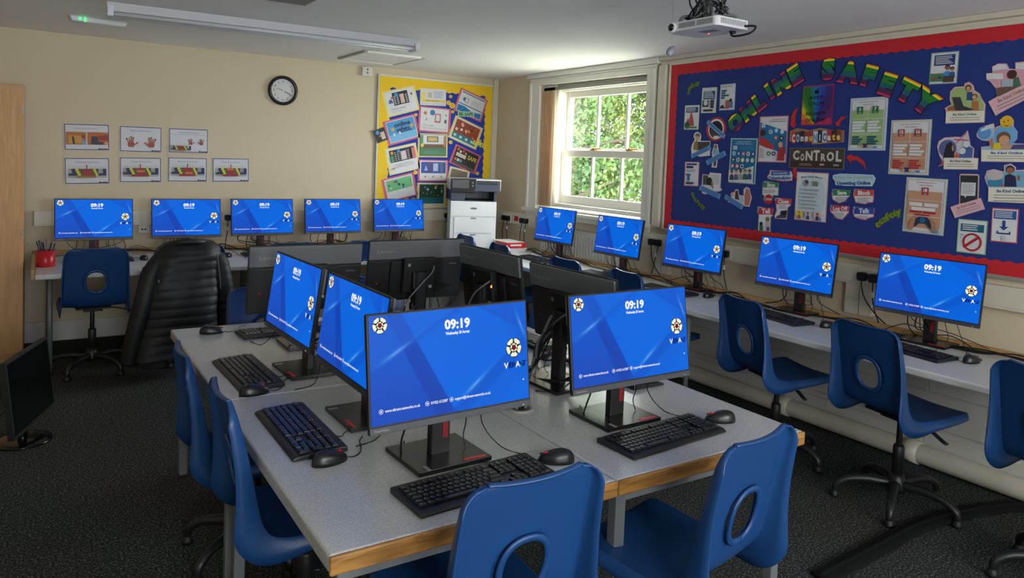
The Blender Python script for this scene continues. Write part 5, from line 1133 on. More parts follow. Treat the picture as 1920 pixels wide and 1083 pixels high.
for i, (tx_, v, h) in enumerate((('KEEP', .31, .085), ('CALM', .46, .085), ('AND', .58, .035), ('BE SAFE', .71, .085), ('ONLINE', .87, .085))): s.text(tx_, .49, v, h, (12, 14, 24), None if i == 2 else (.42, .48, 0, .62, .62)[i], bold=0)
s.done('keep_calm_poster', 'rainbow-coloured poster reading KEEP CALM AND BE SAFE ONLINE', 'poster', GP)
def arrow(P, ox, oy, k, lab):
    s = cutout(OB, P, ox, oy, k, (186, 40, 40), (196, 44, 42)); s.done('paper_arrow', lab, 'arrow', 'red paper arrows')
arrow([(935, 708), (880, 750), (848, 830), (846, 910), (832, 912), (880, 958), (922, 900), (900, 898), (905, 800)], 1350, 90, 6.372, 'red arrow left of the rainbow poster pointing down')
arrow([(1528, 812), (1450, 820), (1400, 880), (1378, 885), (1388, 938), (1440, 922), (1428, 900), (1460, 860)], 1350, 90, 6.372, 'red arrow at the lower right corner of the rainbow poster')
arrow([(210, 378), (262, 350), (256, 370), (310, 374), (365, 420), (382, 497), (345, 440), (300, 408), (250, 412), (250, 440)], 1540, 210, 4.51, 'red arrow right of the word CONTROL')
arrow([(412, 530), (440, 530), (440, 560), (436, 600), (452, 655), (425, 630), (405, 570)], 1400, 200, 4.71, 'small red arrow below the word CONTROL')
s = cutout(OB, [(385, 215), (450, 190), (560, 208), (650, 188), (760, 206), (862, 210), (858, 312), (740, 320), (580, 332), (570, 312), (378, 305)], 1400, 200, 4.71, (170, 140, 84), (150, 110, 84))
for i, (ch, c, bg_) in enumerate(zip('COmmuNiCate', (WHT, (150, 200, 220), WHT, WHT, (230, 180, 60), (60, 140, 200), WHT, (60, 100, 160), WHT, (220, 180, 60), (230, 200, 120)), ((190, 60, 50), (60, 60, 70), (40, 40, 50), (150, 60, 40), (150, 50, 60), (210, 214, 216), (40, 50, 70), (200, 206, 210), (170, 50, 60), (60, 40, 40), (120, 60, 40)))):
    u = .085+.083*i; s.rect(u-.04, .14+.05*(i % 2), u+.04, .86, bg_).text(ch, u, .56, .42 if i in (0, 1, 5, 7) else .36, c, .062 if i not in (6,) else .02, bold=.05)
s.done('word_sign', 'cut-out collage word Communicate in mixed letters', 'sign', 'collage words')
s = A((1481.3, 276.9), (1585, 277.5), (1479, 314.6)).sheet((110, 116, 84)); s.rect(.012, .03, .988, .97, (74, 62, 56)).rect(.03, .66, .97, .94, (52, 38, 36))
for i, ch in enumerate('CONTROL'): s.text(ch, (.13, .25, .375, .51, .635, .76, .905)[i], (.36, .46, .38, .36, .44, .4, .38)[i], (.42, .3, .42, .46, .32, .4, .46)[i], (202, 200, 190), (.12, .07, .13, .11, .09, .13, .10)[i], bold=.04)
s.lines(.2, .76, .45, .9, 2, (150, 140, 120)).rect(.58, .74, .66, .84, (170, 160, 140)).rect(.82, .76, .92, .84, (130, 150, 150)); s.done('word_sign', 'dark brown picture word CONTROL in pale letters', 'sign', 'collage words')
s = cutout(OB, [(205, 558), (395, 565), (412, 600), (405, 655), (330, 662), (188, 642), (178, 612), (200, 590)], 1400, 200, 4.71, (190, 60, 90), (190, 206, 214)); s.rect(.17, .1, .88, .44, (36, 92, 160)).text('How to Deal With', .52, .27, .15, WHT, .52).text('Cyberbullying', .5, .66, .27, (40, 96, 160), .86, bold=.04); s.done('title_card', 'pink-edged title card reading Cyberbullying', 'card', GS)
def step(P, ox, oy, k, edge, hdr, word, num, lab, hv=(.0, .34), extra=None, hu=(.06, .97)):
    s = cutout(OB, P, ox, oy, k, edge); s.rect(hu[0], hv[0]+.06, hu[1], hv[1], hdr).text(word, (hu[0]+hu[1])/2+.03, (hv[0]+.06+hv[1])/2, (hv[1]-hv[0])*.55, WHT, None, bold=.05).circ(hu[0]+.03, hv[0]+.09, .085, (40, 90, 150)).text(num, hu[0]+.03, hv[0]+.09, (hv[1]-hv[0])*.3, WHT)
    if extra: extra(s)
    else: s.lines(.2, hv[1]+.12, .88, .9, 4, (130, 134, 138))
    s.done('step_card', lab, 'card', GS)
def ex_stop(s): s.lines(.1, .38, .9, .55, 3, (130, 134, 138)).circ(.42, .79, .25, (180, 34, 44)).text('STOP', .42, .79, .085, WHT, .36, bold=.04)
def ex_close(s): s.lines(.28, .36, .8, .52, 3, (130, 134, 138)).poly(((.1, .92), (.2, .82), (.36, .78), (.4, .6), (.78, .56), (.7, .92)), (60, 62, 70)).poly(((.43, .76), (.46, .64), (.72, .61), (.68, .78)), (24, 24, 28))
def ex_tell(s): s.circ(.26, .68, .10, DK).rect(.16, .74, .38, .95, (40, 110, 80)).circ(.66, .5, .12, (150, 110, 70)).rect(.54, .58, .8, .92, (196, 176, 190)).rect(.6, .8, .76, .95, (60, 60, 90))
step([(155, 655), (285, 670), (280, 786), (235, 782), (230, 830), (205, 858), (165, 850), (148, 820), (155, 785), (137, 775), (143, 668)], 1400, 200, 4.71, (150, 176, 150), GRN, 'Stop', '1', 'green-headed card Stop with a round red stop sign', (.0, .28), ex_stop)
step([(250, 800), (397, 815), (390, 872), (366, 892), (356, 997), (250, 987), (243, 965), (262, 915), (256, 845)], 1400, 200, 4.71, (196, 120, 120), (196, 60, 50), 'Close', '2', 'red-headed card Close with a laptop', (.0, .30), ex_close)
step([(528, 868), (617, 884), (612, 918), (602, 930), (600, 1008), (530, 1002), (534, 915), (526, 905)], 1240, 90, 2.928, (150, 176, 150), (190, 40, 54), 'Tell', '3', 'red-headed card Tell with an adult and a child', (.0, .32), ex_tell)
s = A((1494.5, 322), (1554.5, 324.2), (1488.7, 411.2)).sheet((206, 150, 156)); s.rect(.025, .02, .975, .98, WHT).circ(.5, .5, .44, (190, 208, 214), .62)
for i, ch in enumerate('Being Safe Online'):
    a = (i-8)*.082; s.text(ch, .5+.46*math.sin(a)*1.15, .16-.09*math.cos(a)+.02, .032, DK, None, -a*30, .03)
s.circ(.34, .22, .09, GRY).circ(.36, .2, .05, (60, 60, 66)).rect(.55, .18, .72, .28, (130, 130, 110))
for i in range(6): s.circ(.17, .36+.075*i, .014, (60, 100, 120)).lines(.22, .35+.075*i, .82, .39+.075*i, 2, (120, 130, 136))
for u, c1, c2 in ((.2, YEL, SKIN), (.48, (200, 190, 200), (60, 70, 120)), (.78, PNK, (60, 40, 60))): s.circ(u, .87, .11, c1).person(u, .85, .05, SKIN2 if u < .3 else SKIN, c2)
s.circ(.86, .94, .05, (60, 130, 190)); s.done('safety_poster', 'white poster headed Being Safe Online in the lower middle of the blue board', 'poster', GP)
s = cutout(OB, [(98, 532), (160, 520), (300, 524), (440, 530), (460, 560), (450, 590), (430, 627), (200, 624), (118, 615), (116, 585), (96, 560)], 1540, 210, 4.51, (176, 206, 214), (176, 200, 210)); s.text('If You See Something', .5, .28, .2, (110, 150, 180), .88, bold=0).text('Upsetting Online', .5, .72, .24, (30, 92, 150), .78, bold=.05); s.done('title_card', 'pale blue cloud-shaped title card reading If You See Something Upsetting Online', 'card', GS)
step([(90, 648), (250, 660), (240, 712), (215, 738), (200, 757), (150, 772), (122, 757), (95, 740), (88, 700)], 1540, 210, 4.51, (200, 120, 140), GRN, 'Save', '1', 'green-headed card Save below the pale blue title', (0, .46))
step([(275, 648), (445, 660), (445, 737), (438, 766), (400, 768), (370, 780), (290, 766), (270, 700)], 1540, 210, 4.51, (206, 110, 130), (200, 70, 50), 'Block', '2', 'orange-red-headed card Block below the pale blue title', (0, .46))
step([(73, 783), (237, 795), (235, 850), (215, 872), (180, 910), (130, 902), (100, 867), (75, 842)], 1540, 210, 4.51, (206, 110, 130), (176, 34, 60), 'Log Off', '3', 'crimson-headed card Log Off in the lower pair', (0, .42))
step([(268, 798), (450, 812), (445, 887), (390, 902), (380, 914), (330, 907), (280, 887), (265, 850)], 1540, 210, 4.51, (206, 120, 130), (44, 70, 160), 'Talk', '4', 'blue-headed card Talk in the lower pair', (0, .55))
def age(TL, TR, BL, edge, bar, boxc, cols_, lab, pad):
    s = A(TL, TR, BL).sheet(edge); s.rect(.03, .022, .97, .978, WHT).frame(.0, edge)
    for r in ((.05, .035, .95, .04), (.05, .96, .95, .965), (.05, .04, .058, .96), (.942, .04, .95, .96)): s.rect(*r, boxc)
    s.text('Age Restrictions for', .5, .08, .022, boxc, .5, bold=0).text('Video Games', .5, .13, .022, boxc, .32, bold=0)
    s.rect(.09, .24, .91, .90, bar)
    if len(cols_) == 2: s.rect(.495, .24, .505, .90, WHT)
    s.rect(.09, .40, .91, .408, WHT).rect(.09, .685, .91, .693, WHT)
    for i, n_ in enumerate(cols_):
        u = (.29, .71)[i] if len(cols_) == 2 else .5
        s.rect(u-.08, .17, u+.08, .305, boxc).text(n_, u, .22, .055, WHT, None, bold=.05).text('YEARS', u, .285, .016, WHT, None)
        if len(cols_) == 2:
            for k in range(4): s.rect(u-.18, .445+.055*k, u+.17-.05*((k+i) % 3), .487+.055*k, WHT)
            for k in range(4): s.rect(u-.17, .73+.042*k, u+.02+.05*((k*2+i) % 3), .762+.042*k, (24, 84, 110) if boxc[1] > boxc[0] else (176, 50, 50))
        else:
            s.rect(.14, .45, .46, .51, WHT).rect(.5, .45, .84, .51, WHT).rect(.2, .53, .78, .59, WHT).rect(.16, .60, .46, .635, (176, 40, 50)).rect(.5, .60, .8, .635, (176, 40, 50)).rect(.3, .655, .66, .683, (176, 40, 50))
    if pad == 1: s.poly(((.4, .92), (.44, .87), (.56, .87), (.6, .92), (.58, .95), (.42, .95)), (44, 56, 92)).circ(.42, .92, .035, SKIN2).circ(.58, .92, .035, SKIN2).rect(.72, .92, .82, .955, (60, 130, 190))
    else: s.poly(((.14, .94), (.2, .78), (.34, .70), (.36, .86), (.24, .96)), (176, 128, 96)).poly(((.86, .94), (.8, .78), (.68, .70), (.66, .86), (.76, .96)), (176, 128, 96)).poly(((.3, .90), (.33, .74), (.42, .70), (.6, .70), (.68, .75), (.74, .90), (.66, .88), (.6, .82), (.42, .82), (.36, .87)), (40, 52, 74)).circ(.5, .76, .07, (30, 100, 160)).circ(.86, .94, .05, (90, 150, 200))
    s.done('age_poster', lab, 'poster', GP)
age((1595, 184.2), (1665.6, 181), (1590.5, 281.4), (176, 200, 222), LG, (44, 110, 60), ('3', '7'), 'green video game age poster with the ages 3 and 7', 1)
age((1671.2, 225), (1747.7, 223.7), (1665.7, 325.7), (176, 196, 176), (190, 142, 112), (150, 66, 52), ('12', '16'), 'brown video game age poster with the ages 12 and 16', 1)
age((1700, 331.4), (1777.8, 336.3), (1692, 432.7), (176, 196, 176), (192, 146, 116), (160, 44, 50), ('18',), 'brown video game age poster with the age 18 and hands on a game pad', 2)
s = A((1745.4, 98.7), (1798.2, 95.8), (1742.3, 157.9)).sheet((130, 156, 150)); s.rect(.04, .03, .97, .97, WHT).rect(.14, .09, .88, .42, NAV).lines(.19, .13, .84, .4, 5, WHT).rect(.04, .66, .56, .92, (80, 130, 84)).person(.64, .5, .13, SKIN, (70, 140, 200)).person(.82, .55, .1, SKIN, (60, 90, 150)).rect(.52, .76, .9, .95, (80, 66, 56)).circ(.22, .82, .06, (150, 80, 70)).circ(.4, .8, .05, (60, 70, 80)); s.done('safety_poster', 'poster of two people waving under a navy text block, top right of the blue board', 'poster', GP)
# be kind online cut-outs
K5 = 5.157
def banner(s, P, c, lines_=3):
    Q = s.f(P); s.poly(Q, PALE if c else PNK)
    u0 = Vector(Q[0]); uu = Vector(Q[1])-u0; vv = Vector(Q[3])-u0; a = math.atan2(-(uu.y*s.h), uu.x*s.w)/D; m = u0+uu*.5+vv*.26; hh = Vector((vv.x*s.w, vv.y*s.h)).length/s.h
    s.text('Be Kind Online', m.x, m.y, hh*.2, c or (150, 130, 120), Vector((uu.x*s.w, uu.y*s.h)).length/s.w*.62, a, .04)
    for k in range(lines_-1):
        q0 = u0+uu*.12+vv*(.52+.2*k); q1 = u0+uu*.9+vv*(.52+.2*k); d_ = vv*.06; s.poly([tuple(q0+d_), tuple(q1+d_), tuple(q1), tuple(q0)], (150, 146, 144))
s = cutout(OB, [(170, 730), (176, 612), (163, 580), (225, 545), (210, 500), (215, 420), (260, 376), (350, 370), (356, 340), (400, 327), (440, 360), (452, 410), (500, 440), (527, 500), (557, 545), (552, 605), (547, 720)], 1740, 90, K5, PNK, (206, 170, 140))
s.poly(s.f([(225, 560), (225, 430), (265, 388), (360, 380), (370, 420), (500, 450), (540, 555), (540, 600), (225, 600)]), (160, 184, 120)).poly(s.f([(185, 605), (195, 575), (250, 555), (530, 600)]), (150, 96, 66)).poly(s.f([(270, 605), (232, 476), (315, 474), (345, 560), (440, 590), (400, 603)]), (56, 58, 64)).poly(s.f([(375, 505), (380, 425), (430, 425), (440, 505)]), (40, 80, 130)).circ(*s.f([(392, 385)])[0], .075, (60, 40, 34)).circ(*s.f([(392, 390)])[0], .05, SKIN2).poly(s.f([(430, 580), (440, 510), (490, 510), (495, 590)]), (190, 110, 60)).circ(*s.f([(455, 470)])[0], .07, (110, 64, 44)).circ(*s.f([(452, 475)])[0], .05, SKIN2)
banner(s, [(178, 616), (548, 606), (545, 716), (174, 726)], (80, 130, 110)); s.done('kindness_cutout', 'Be Kind Online cut-out with an adult and child at a laptop on pale green', 'cut-out', GC)
s = cutout(OB, [(565, 305), (563, 245), (625, 240), (618, 180), (680, 150), (762, 150), (785, 198), (845, 205), (843, 140), (930, 130), (1010, 140), (1015, 220), (1040, 330), (1030, 400), (655, 655), (583, 518), (665, 470), (655, 390), (600, 320)], 1740, 90, K5, PNK, (214, 160, 176))
s.poly(s.f([(570, 300), (568, 250), (725, 245), (728, 300)]), WHT).poly(s.f([(625, 220), (630, 180), (690, 158), (760, 165), (780, 200)]), WHT).poly(s.f([(850, 200), (850, 150), (1000, 145), (1000, 215)]), WHT).poly(s.f([(665, 470), (665, 385), (940, 350), (940, 400)]), (110, 84, 70)).circ(*s.f([(815, 255)])[0], .10, (70, 40, 34)).poly(s.f([(820, 370), (835, 290), (880, 280), (905, 370)]), (70, 110, 80)).poly(s.f([(715, 375), (715, 310), (825, 308), (825, 372)]), (170, 184, 200))
banner(s, [(585, 518), (1000, 318), (1060, 440), (655, 652)], None); s.done('kindness_cutout', 'pink Be Kind Online cut-out with speech bubbles at the right edge of the picture', 'cut-out', GC)
s = cutout(OB, [(88, 955), (105, 900), (160, 865), (270, 857), (320, 860), (385, 796), (400, 870), (412, 940), (447, 970), (440, 1060), (490, 1065), (480, 1175), (152, 1172), (158, 1130), (100, 1145), (137, 1090), (110, 1040)], 1740, 90, K5, PNK, (200, 196, 206))
s.circ(*s.f([(190, 970)])[0], .22, (84, 96, 150)).poly(s.f([(145, 1060), (180, 930), (225, 905), (255, 960), (255, 1060)]), (36, 36, 50)).poly(s.f([(230, 960), (245, 940), (252, 985), (238, 1000)]), SKIN2).poly(s.f([(300, 1060), (310, 970), (380, 940), (438, 970), (430, 1060)]), (70, 100, 160)).circ(*s.f([(335, 995)])[0], .08, WHT).circ(*s.f([(375, 930)])[0], .08, WHT).poly(s.f([(250, 1058), (285, 1005), (310, 1058)]), (206, 90, 50)).poly(s.f([(270, 930), (278, 915), (382, 812), (374, 830)]), (176, 40, 56)).poly(s.f([(255, 880), (400, 888), (398, 896), (258, 888)]), (176, 40, 56)).poly(s.f([(105, 1138), (150, 1090), (155, 1125)]), (160, 60, 60))
banner(s, [(160, 1062), (485, 1066), (478, 1170), (154, 1168)], (90, 90, 110)); s.done('kindness_cutout', 'Be Kind Online cut-out with a hooded figure in a purple circle and a red cross', 'cut-out', GC)
s = cutout(OB, [(468, 830), (500, 770), (560, 748), (635, 727), (648, 770), (640, 830), (655, 765), (705, 745), (695, 692), (740, 662), (802, 664), (832, 700), (828, 755), (868, 810), (862, 880), (822, 920), (960, 925), (1030, 940), (1030, 1105), (515, 1098), (513, 955), (602, 945), (590, 900), (520, 892), (475, 862)], 1740, 90, K5, PNK, (150, 190, 220))
s.circ(*s.f([(545, 820)])[0], .125, (90, 150, 210)).poly(s.f([(515, 808), (510, 785), (630, 733), (640, 765)]), WHT).circ(*s.f([(753, 845)])[0], .20, (110, 170, 220)).circ(*s.f([(763, 712)])[0], .115, (226, 180, 40)).circ(*s.f([(738, 715)])[0], .013, DK).circ(*s.f([(778, 700)])[0], .013, DK).poly(s.f([(735, 745), (765, 758), (790, 738), (765, 750)]), DK).circ(*s.f([(735, 870)])[0], .12, (110, 84, 54)).circ(*s.f([(740, 890)])[0], .09, SKIN2).poly(s.f([(625, 978), (640, 925), (700, 915), (720, 978)]), (220, 196, 40)).poly(s.f([(700, 978), (720, 940), (820, 930), (840, 960), (780, 978)]), SKIN2).poly(s.f([(800, 978), (830, 935), (1000, 930), (980, 978)]), (70, 70, 120)).poly(s.f([(600, 900), (630, 860), (640, 950), (600, 950)]), (190, 120, 110))
banner(s, [(523, 985), (1024, 985), (1024, 1098), (520, 1093)], (60, 110, 170)); s.done('kindness_cutout', 'Be Kind Online cut-out with a yellow smiley face and a boy lying down', 'cut-out', GC)
s = cutout(OB, [(305, 245), (325, 235), (480, 238), (497, 252), (490, 475), (512, 468), (553, 577), (260, 664), (218, 555), (300, 525)], 1740, 280, K5, (206, 170, 160), (190, 168, 160))
s.poly(s.f([(312, 522), (315, 250), (485, 254), (478, 490)]), (46, 48, 54)).poly(s.f([(318, 445), (325, 318), (465, 322), (458, 448), (375, 448), (362, 468), (352, 447)]), WHT)
for k in range(6): s.poly(s.f([(335, 338+17*k), (335, 333+17*k), (450-12*(k % 2), 335+17*k), (450-12*(k % 2), 340+17*k)]), (120, 124, 128))
banner(s, [(220, 557), (512, 470), (551, 574), (262, 660)], None); s.done('kindness_cutout', 'cut-out of a mobile phone with a slanting Be Kind Online banner below it', 'cut-out', GC)
s = cutout(OB, [(547, 270), (570, 205), (640, 190), (735, 215), (735, 152), (800, 135), (850, 170), (852, 200), (930, 195), (1020, 215), (1030, 300), (1035, 525), (580, 506), (588, 380), (562, 320)], 1740, 280, K5, PNK, (120, 170, 200))
s.poly(s.f([(580, 358), (575, 300), (725, 290), (728, 360)]), (60, 130, 170)).circ(*s.f([(650, 250)])[0], .17, (196, 186, 184), .11).poly(s.f([(740, 360), (745, 255), (790, 235), (850, 260), (860, 360)]), (40, 40, 80)).circ(*s.f([(797, 195)])[0], .085, (50, 34, 28)).circ(*s.f([(797, 203)])[0], .07, SKIN).poly(s.f([(870, 300), (868, 255), (895, 252), (890, 300)]), SKIN).poly(s.f([(705, 360), (725, 325), (740, 360)]), (206, 90, 50))
banner(s, [(588, 365), (1030, 368), (1030, 520), (585, 500)], (60, 100, 150), 4); s.done('kindness_cutout', 'Be Kind Online cut-out of a boy with folded arms beside a white-haired face', 'cut-out', GC)
s = A((1860.6, 389), (1911.6, 391.5), (1856.3, 452.2)).sheet((196, 70, 84)); s.rect(.04, .03, .96, .97, WHT).rect(.08, .07, .92, .32, (30, 80, 150)).lines(.13, .1, .86, .3, 4, WHT).poly(((.42, .54), (.42, .36), (.54, .36), (.54, .54), (.66, .54), (.48, .65), (.3, .54)), (30, 72, 140)).rect(.26, .72, .72, .76, NAV).rect(.24, .67, .29, .76, NAV).rect(.69, .67, .74, .76, NAV).rect(.42, .82, .56, .94, GRY).rect(.435, .83, .545, .93, WHT).text('d', .49, .88, .04, DK); s.done('safety_poster', 'red-edged poster with a navy download arrow at the lower right', 'poster', GP)
s = A((1797.8, 410.3), (1853, 413.8), (1792.4, 472)).sheet((150, 190, 150)); s.rect(.04, .03, .96, .97, WHT).rect(.1, .13, .9, .36, (20, 96, 120)).lines(.16, .16, .84, .34, 3, WHT).lines(.12, .48, .85, .85, 5, (190, 196, 196), .15).text('From', .16, .46, .03, DK).text('To', .13, .53, .03, DK)
s.lift(); x, y = s.L(.53, .665); s.base.add([(x+r_*s.w*math.cos(2*PI*k/36), y+r_*s.w*math.sin(2*PI*k/36), s.z) for k in range(36) for r_ in (.33, .26)], [(2*k, 2*k+1, (2*k+3) % 72, (2*k+2) % 72) for k in range(36)], paper((176, 30, 44)), False, s.T)
s.poly(((.28, .86), (.22, .80), (.74, .46), (.80, .52)), (176, 30, 44)); s.done('safety_poster', 'green-edged poster with a large red prohibition sign at the bottom right', 'poster', GP)
# --- yellow bordered board on the back wall
X0, X1, Z0, Z1 = 2.862, 4.182, 1.10, 2.405
t = thing('display_board', 'tall display board with a scalloped yellow border and blue centre on the back wall', 'display board', ((X0+X1)/2, YB-.001, 0)); cx = (X0+X1)/2; hw = (X1-X0)/2
obj('backing', MB().span((-hw, -.018, Z0), (hw, 0, Z1), M_FELT2), t); b = MB()
b.span((-hw-.018, -.028, Z0-.018), (-hw, 0, Z1+.018), M_ALU); b.span((hw, -.028, Z0-.018), (hw+.018, 0, Z1+.018), M_ALU); b.span((-hw, -.028, Z1), (hw, 0, Z1+.018), M_TRIMW); b.span((-hw, -.028, Z0-.018), (hw, 0, Z0), M_TRIMW); obj('frame', b, t, .002)
TB = Matrix(((1, 0, 0, 0), (0, 0, -1, -.0185), (0, 1, 0, 0), (0, 0, 0, 1))); b = MB()
scallop(b, (-hw, Z1), (hw, Z1), .10, (0, -1), M_BYEL, TB, .0012, .075, .013); scallop(b, (-hw, Z0), (hw, Z0), .07, (0, 1), M_BYEL, TB, .0012, .075, .013); scallop(b, (-hw, Z0), (-hw, Z1), .11, (1, 0), M_BYEL, TB, .0022, .075, .013); scallop(b, (hw, Z0), (hw, Z1), .08, (-1, 0), M_BYEL, TB, .0022, .075, .013)
obj('scalloped_border', b, t, label='scalloped yellow paper border')
OY = .0215; GY = 'pupil posters on the yellow board'; YB_ = (224, 210, 130); RB = (206, 96, 116)
def Y(TL, TR, BL, edge, off=OY): s = Sheet('B', off, TL, TR, BL).sheet(edge); return s
s = Y((715.4, 172.6), (776.6, 159.4), (727.4, 220), YB_); s.rect(.06, .06, .94, .94, WHT).rect(.27, .12, .74, .62, DK)
for i in range(5):
    for j in range(5):
        if not (1 < i < 4 and j > 0): s.rect(.29+.088*i, .26+.068*j, .35+.088*i, .30+.068*j, (176, 178, 182))
s.circ(.38, .22, .06, (60, 140, 200)).rect(.48, .22, .6, .58, (216, 176, 170)).poly(((.12, .5), (.16, .36), (.22, .36), (.25, .5)), (50, 90, 150)).circ(.24, .3, .03, (200, 70, 60)).circ(.84, .3, .03, (60, 80, 120)).text('Online safety', .36, .74, .07, (100, 104, 108), .44, bold=0).lines(.14, .82, .5, .88, 2, (190, 190, 192)); s.done('pupil_poster', 'white poster Online safety with a picture of a keyboard, top left of the yellow board', 'poster', GY)
s = Y((787.4, 164.2), (836, 168.8), (788, 196), (216, 214, 210)); s.rect(.02, .03, .98, .80, WHT).rect(.02, .66, .98, .78, YEL).rect(.02, .2, .2, .7, (226, 214, 120)).rect(.3, .22, .45, .55, (190, 180, 160)).lines(.52, .15, .92, .58, 5, (150, 160, 200)).text('MY NOTE', .48, .72, .08, (120, 90, 30), .5, bold=0).rect(.02, .84, .98, .96, (206, 206, 214)); s.done('pupil_poster', 'small white and yellow poster at the top middle of the yellow board', 'poster', GY)
s = Y((785.6, 197.2), (845.6, 204.8), (783.8, 245.2), RB); s.rect(.06, .05, .93, .94, WHT).circ(.2, .26, .05, (200, 110, 60)).circ(.42, .22, .08, (60, 120, 180)).rect(.5, .25, .68, .6, (180, 90, 90)).rect(.53, .29, .65, .54, WHT).text('A', .24, .5, .1, DK, bold=0).circ(.84, .28, .02, (60, 90, 120)).rect(.8, .46, .87, .6, (60, 90, 120)).text('STAY SAFE', .3, .74, .07, (150, 150, 152), .34, bold=0).text('KEEP YOUR PASSWORD SAFE', .5, .85, .06, (150, 150, 152), .76, bold=0); s.done('pupil_poster', 'pink-edged white poster with a phone figure in the middle column of the yellow board', 'poster', GY)
s = Y((716.6, 228.4), (777.8, 212.8), (728.2, 273.9), RB, OY); s.rect(.08, .06, .94, .93, (196, 206, 220)).rect(.1, .09, .92, .9, (60, 150, 206)).rect(.1, .62, .92, .9, (110, 180, 222)).text('online', .55, .26, .16, (16, 34, 90), .5, bold=.04).text('safety', .55, .46, .14, (16, 34, 90), .42, bold=.04).circ(.24, .4, .05, (214, 160, 70)).circ(.82, .42, .05, (214, 160, 70)).rect(.45, .55, .8, .59, (20, 40, 90)).poly(((.2, .66), (.25, .52), (.3, .66)), WHT).poly(((.38, .64), (.42, .52), (.47, .64)), WHT); s.done('pupil_poster', 'sky blue poster with the words online safety, left column of the yellow board', 'poster', GY)
s = Sheet('B', .030, (699.2, 245.2), (720.2, 237.6), (707.5, 269)).sheet((60, 70, 84)); s.rect(.06, .05, .95, .95, DK).circ(.3, .25, .16, (60, 140, 200)).rect(.5, .3, .85, .85, (206, 186, 176)).circ(.4, .55, .08, (200, 120, 60)); s.done('pupil_poster', 'small dark print sticking out over the left edge of the yellow board', 'poster', GY)
s = Y((864, 161.8), (913.4, 189.2), (851.8, 205), RB); s.rect(.06, .06, .94, .94, WHT).rect(.1, .1, .92, .14, (30, 100, 160)).circ(.24, .38, .06, (50, 110, 170)).rect(.26, .3, .38, .5, (170, 150, 130)).rect(.28, .33, .36, .47, WHT).lines(.48, .3, .86, .55, 5, (190, 190, 190)).rect(.07, .58, .92, .62, (30, 110, 170)).poly(((.08, .92), (.08, .68), (.3, .66), (.6, .76), (.92, .68), (.92, .92)), (20, 116, 176)); s.done('pupil_poster', 'tilted white poster with a blue wave, top right of the yellow board', 'poster', GY)
s = Sheet('B', OY+.008, (858.2, 207.2), (888.8, 210.8), (858.8, 216.8)).sheet((180, 214, 190)); s.text('BE SAFE', .5, .5, .62, (30, 120, 60), .88, bold=.05); s.done('word_sticker', 'pale green sticker with the words BE SAFE on the yellow board', 'sticker')
s = Y((854, 213.2), (904.4, 242), (841.4, 255.2), YB_); s.rect(.07, .06, .93, .95, WHT).rect(.09, .1, .92, .66, (150, 60, 40)).rect(.09, .66, .92, .9, (30, 130, 140))
r3 = random.Random(3)
for i in range(16): s.circ(r3.uniform(.14, .88), r3.uniform(.16, .62), r3.uniform(.015, .05), r3.choice([(226, 140, 40), (230, 110, 50), WHT, (230, 170, 140), (110, 30, 40)]), n=10)
for i in range(4): s.rect(.13+.2*i, .73, .22+.2*i, .83, (196, 222, 222))
s.done('pupil_poster', 'yellow-edged poster with an orange and red game picture, right column of the yellow board', 'poster', GY)
s = Y((783.6, 249), (839.1, 251.4), (783.6, 294), YB_); s.rect(.05, .04, .95, .95, (60, 62, 56)).rect(.07, .06, .93, .5, WHT).rect(.3, .12, .68, .36, (50, 60, 70)).rect(.33, .15, .65, .33, (200, 180, 110)).rect(.07, .45, .93, .62, (110, 80, 60)).rect(.07, .62, .93, .93, (60, 130, 90)).rect(.07, .08, .17, .6, (90, 150, 100)).rect(.86, .1, .93, .56, (190, 120, 90)).circ(.14, .5, .05, YEL).lines(.2, .74, .8, .86, 3, (120, 130, 120)); s.done('pupil_poster', 'yellow-edged poster of a desk with a monitor over green, middle column of the yellow board', 'poster', GY)
s = Y((854.6, 269.1), (901.9, 292.8), (842.1, 303.9), RB); s.rect(.07, .07, .93, .93, (40, 30, 34)).text('SAFE', .73, .36, .2, (214, 200, 60), .34, bold=.02).rect(.13, .34, .5, .52, (206, 200, 190))
for i in range(7): s.rect(.12+.1*i, .12+.07*(i % 2), .19+.1*i, .24+.07*(i % 2), [(200, 130, 70), WHT, (190, 70, 60)][i % 3]) if i < 4 else s.rect(.12+.1*(i-4), .62, .2+.1*(i-4), .76, [(110, 150, 190), (200, 120, 90), WHT][i % 3])
s.rect(.1, .82, .9, .9, (84, 92, 84)); s.done('pupil_poster', 'dark poster with the yellow word SAFE, above the printer', 'poster', GY)
s = Y((721.3, 280.2), (779.5, 266.3), (730.3, 330), YB_); s.rect(.06, .05, .94, .96, WHT).rect(.12, .1, .92, .56, DK)
for i in range(6):
    for j in range(5): s.rect(.27+.08*i, .2+.07*j, .32+.08*i, .23+.07*j, (176, 178, 182))
s.rect(.46, .2, .62, .52, (206, 190, 194)).circ(.4, .18, .05, (60, 140, 200)).rect(.8, .14, .92, .54, (200, 110, 120)).rect(.12, .3, .22, .54, (60, 140, 100)).circ(.18, .2, .05, (200, 140, 50)).lines(.2, .64, .85, .8, 3, (196, 190, 200)).circ(.16, .78, .03, (200, 140, 60)); s.done('pupil_poster', 'white poster with a keyboard and coloured squares, left column of the yellow board', 'poster', GY)
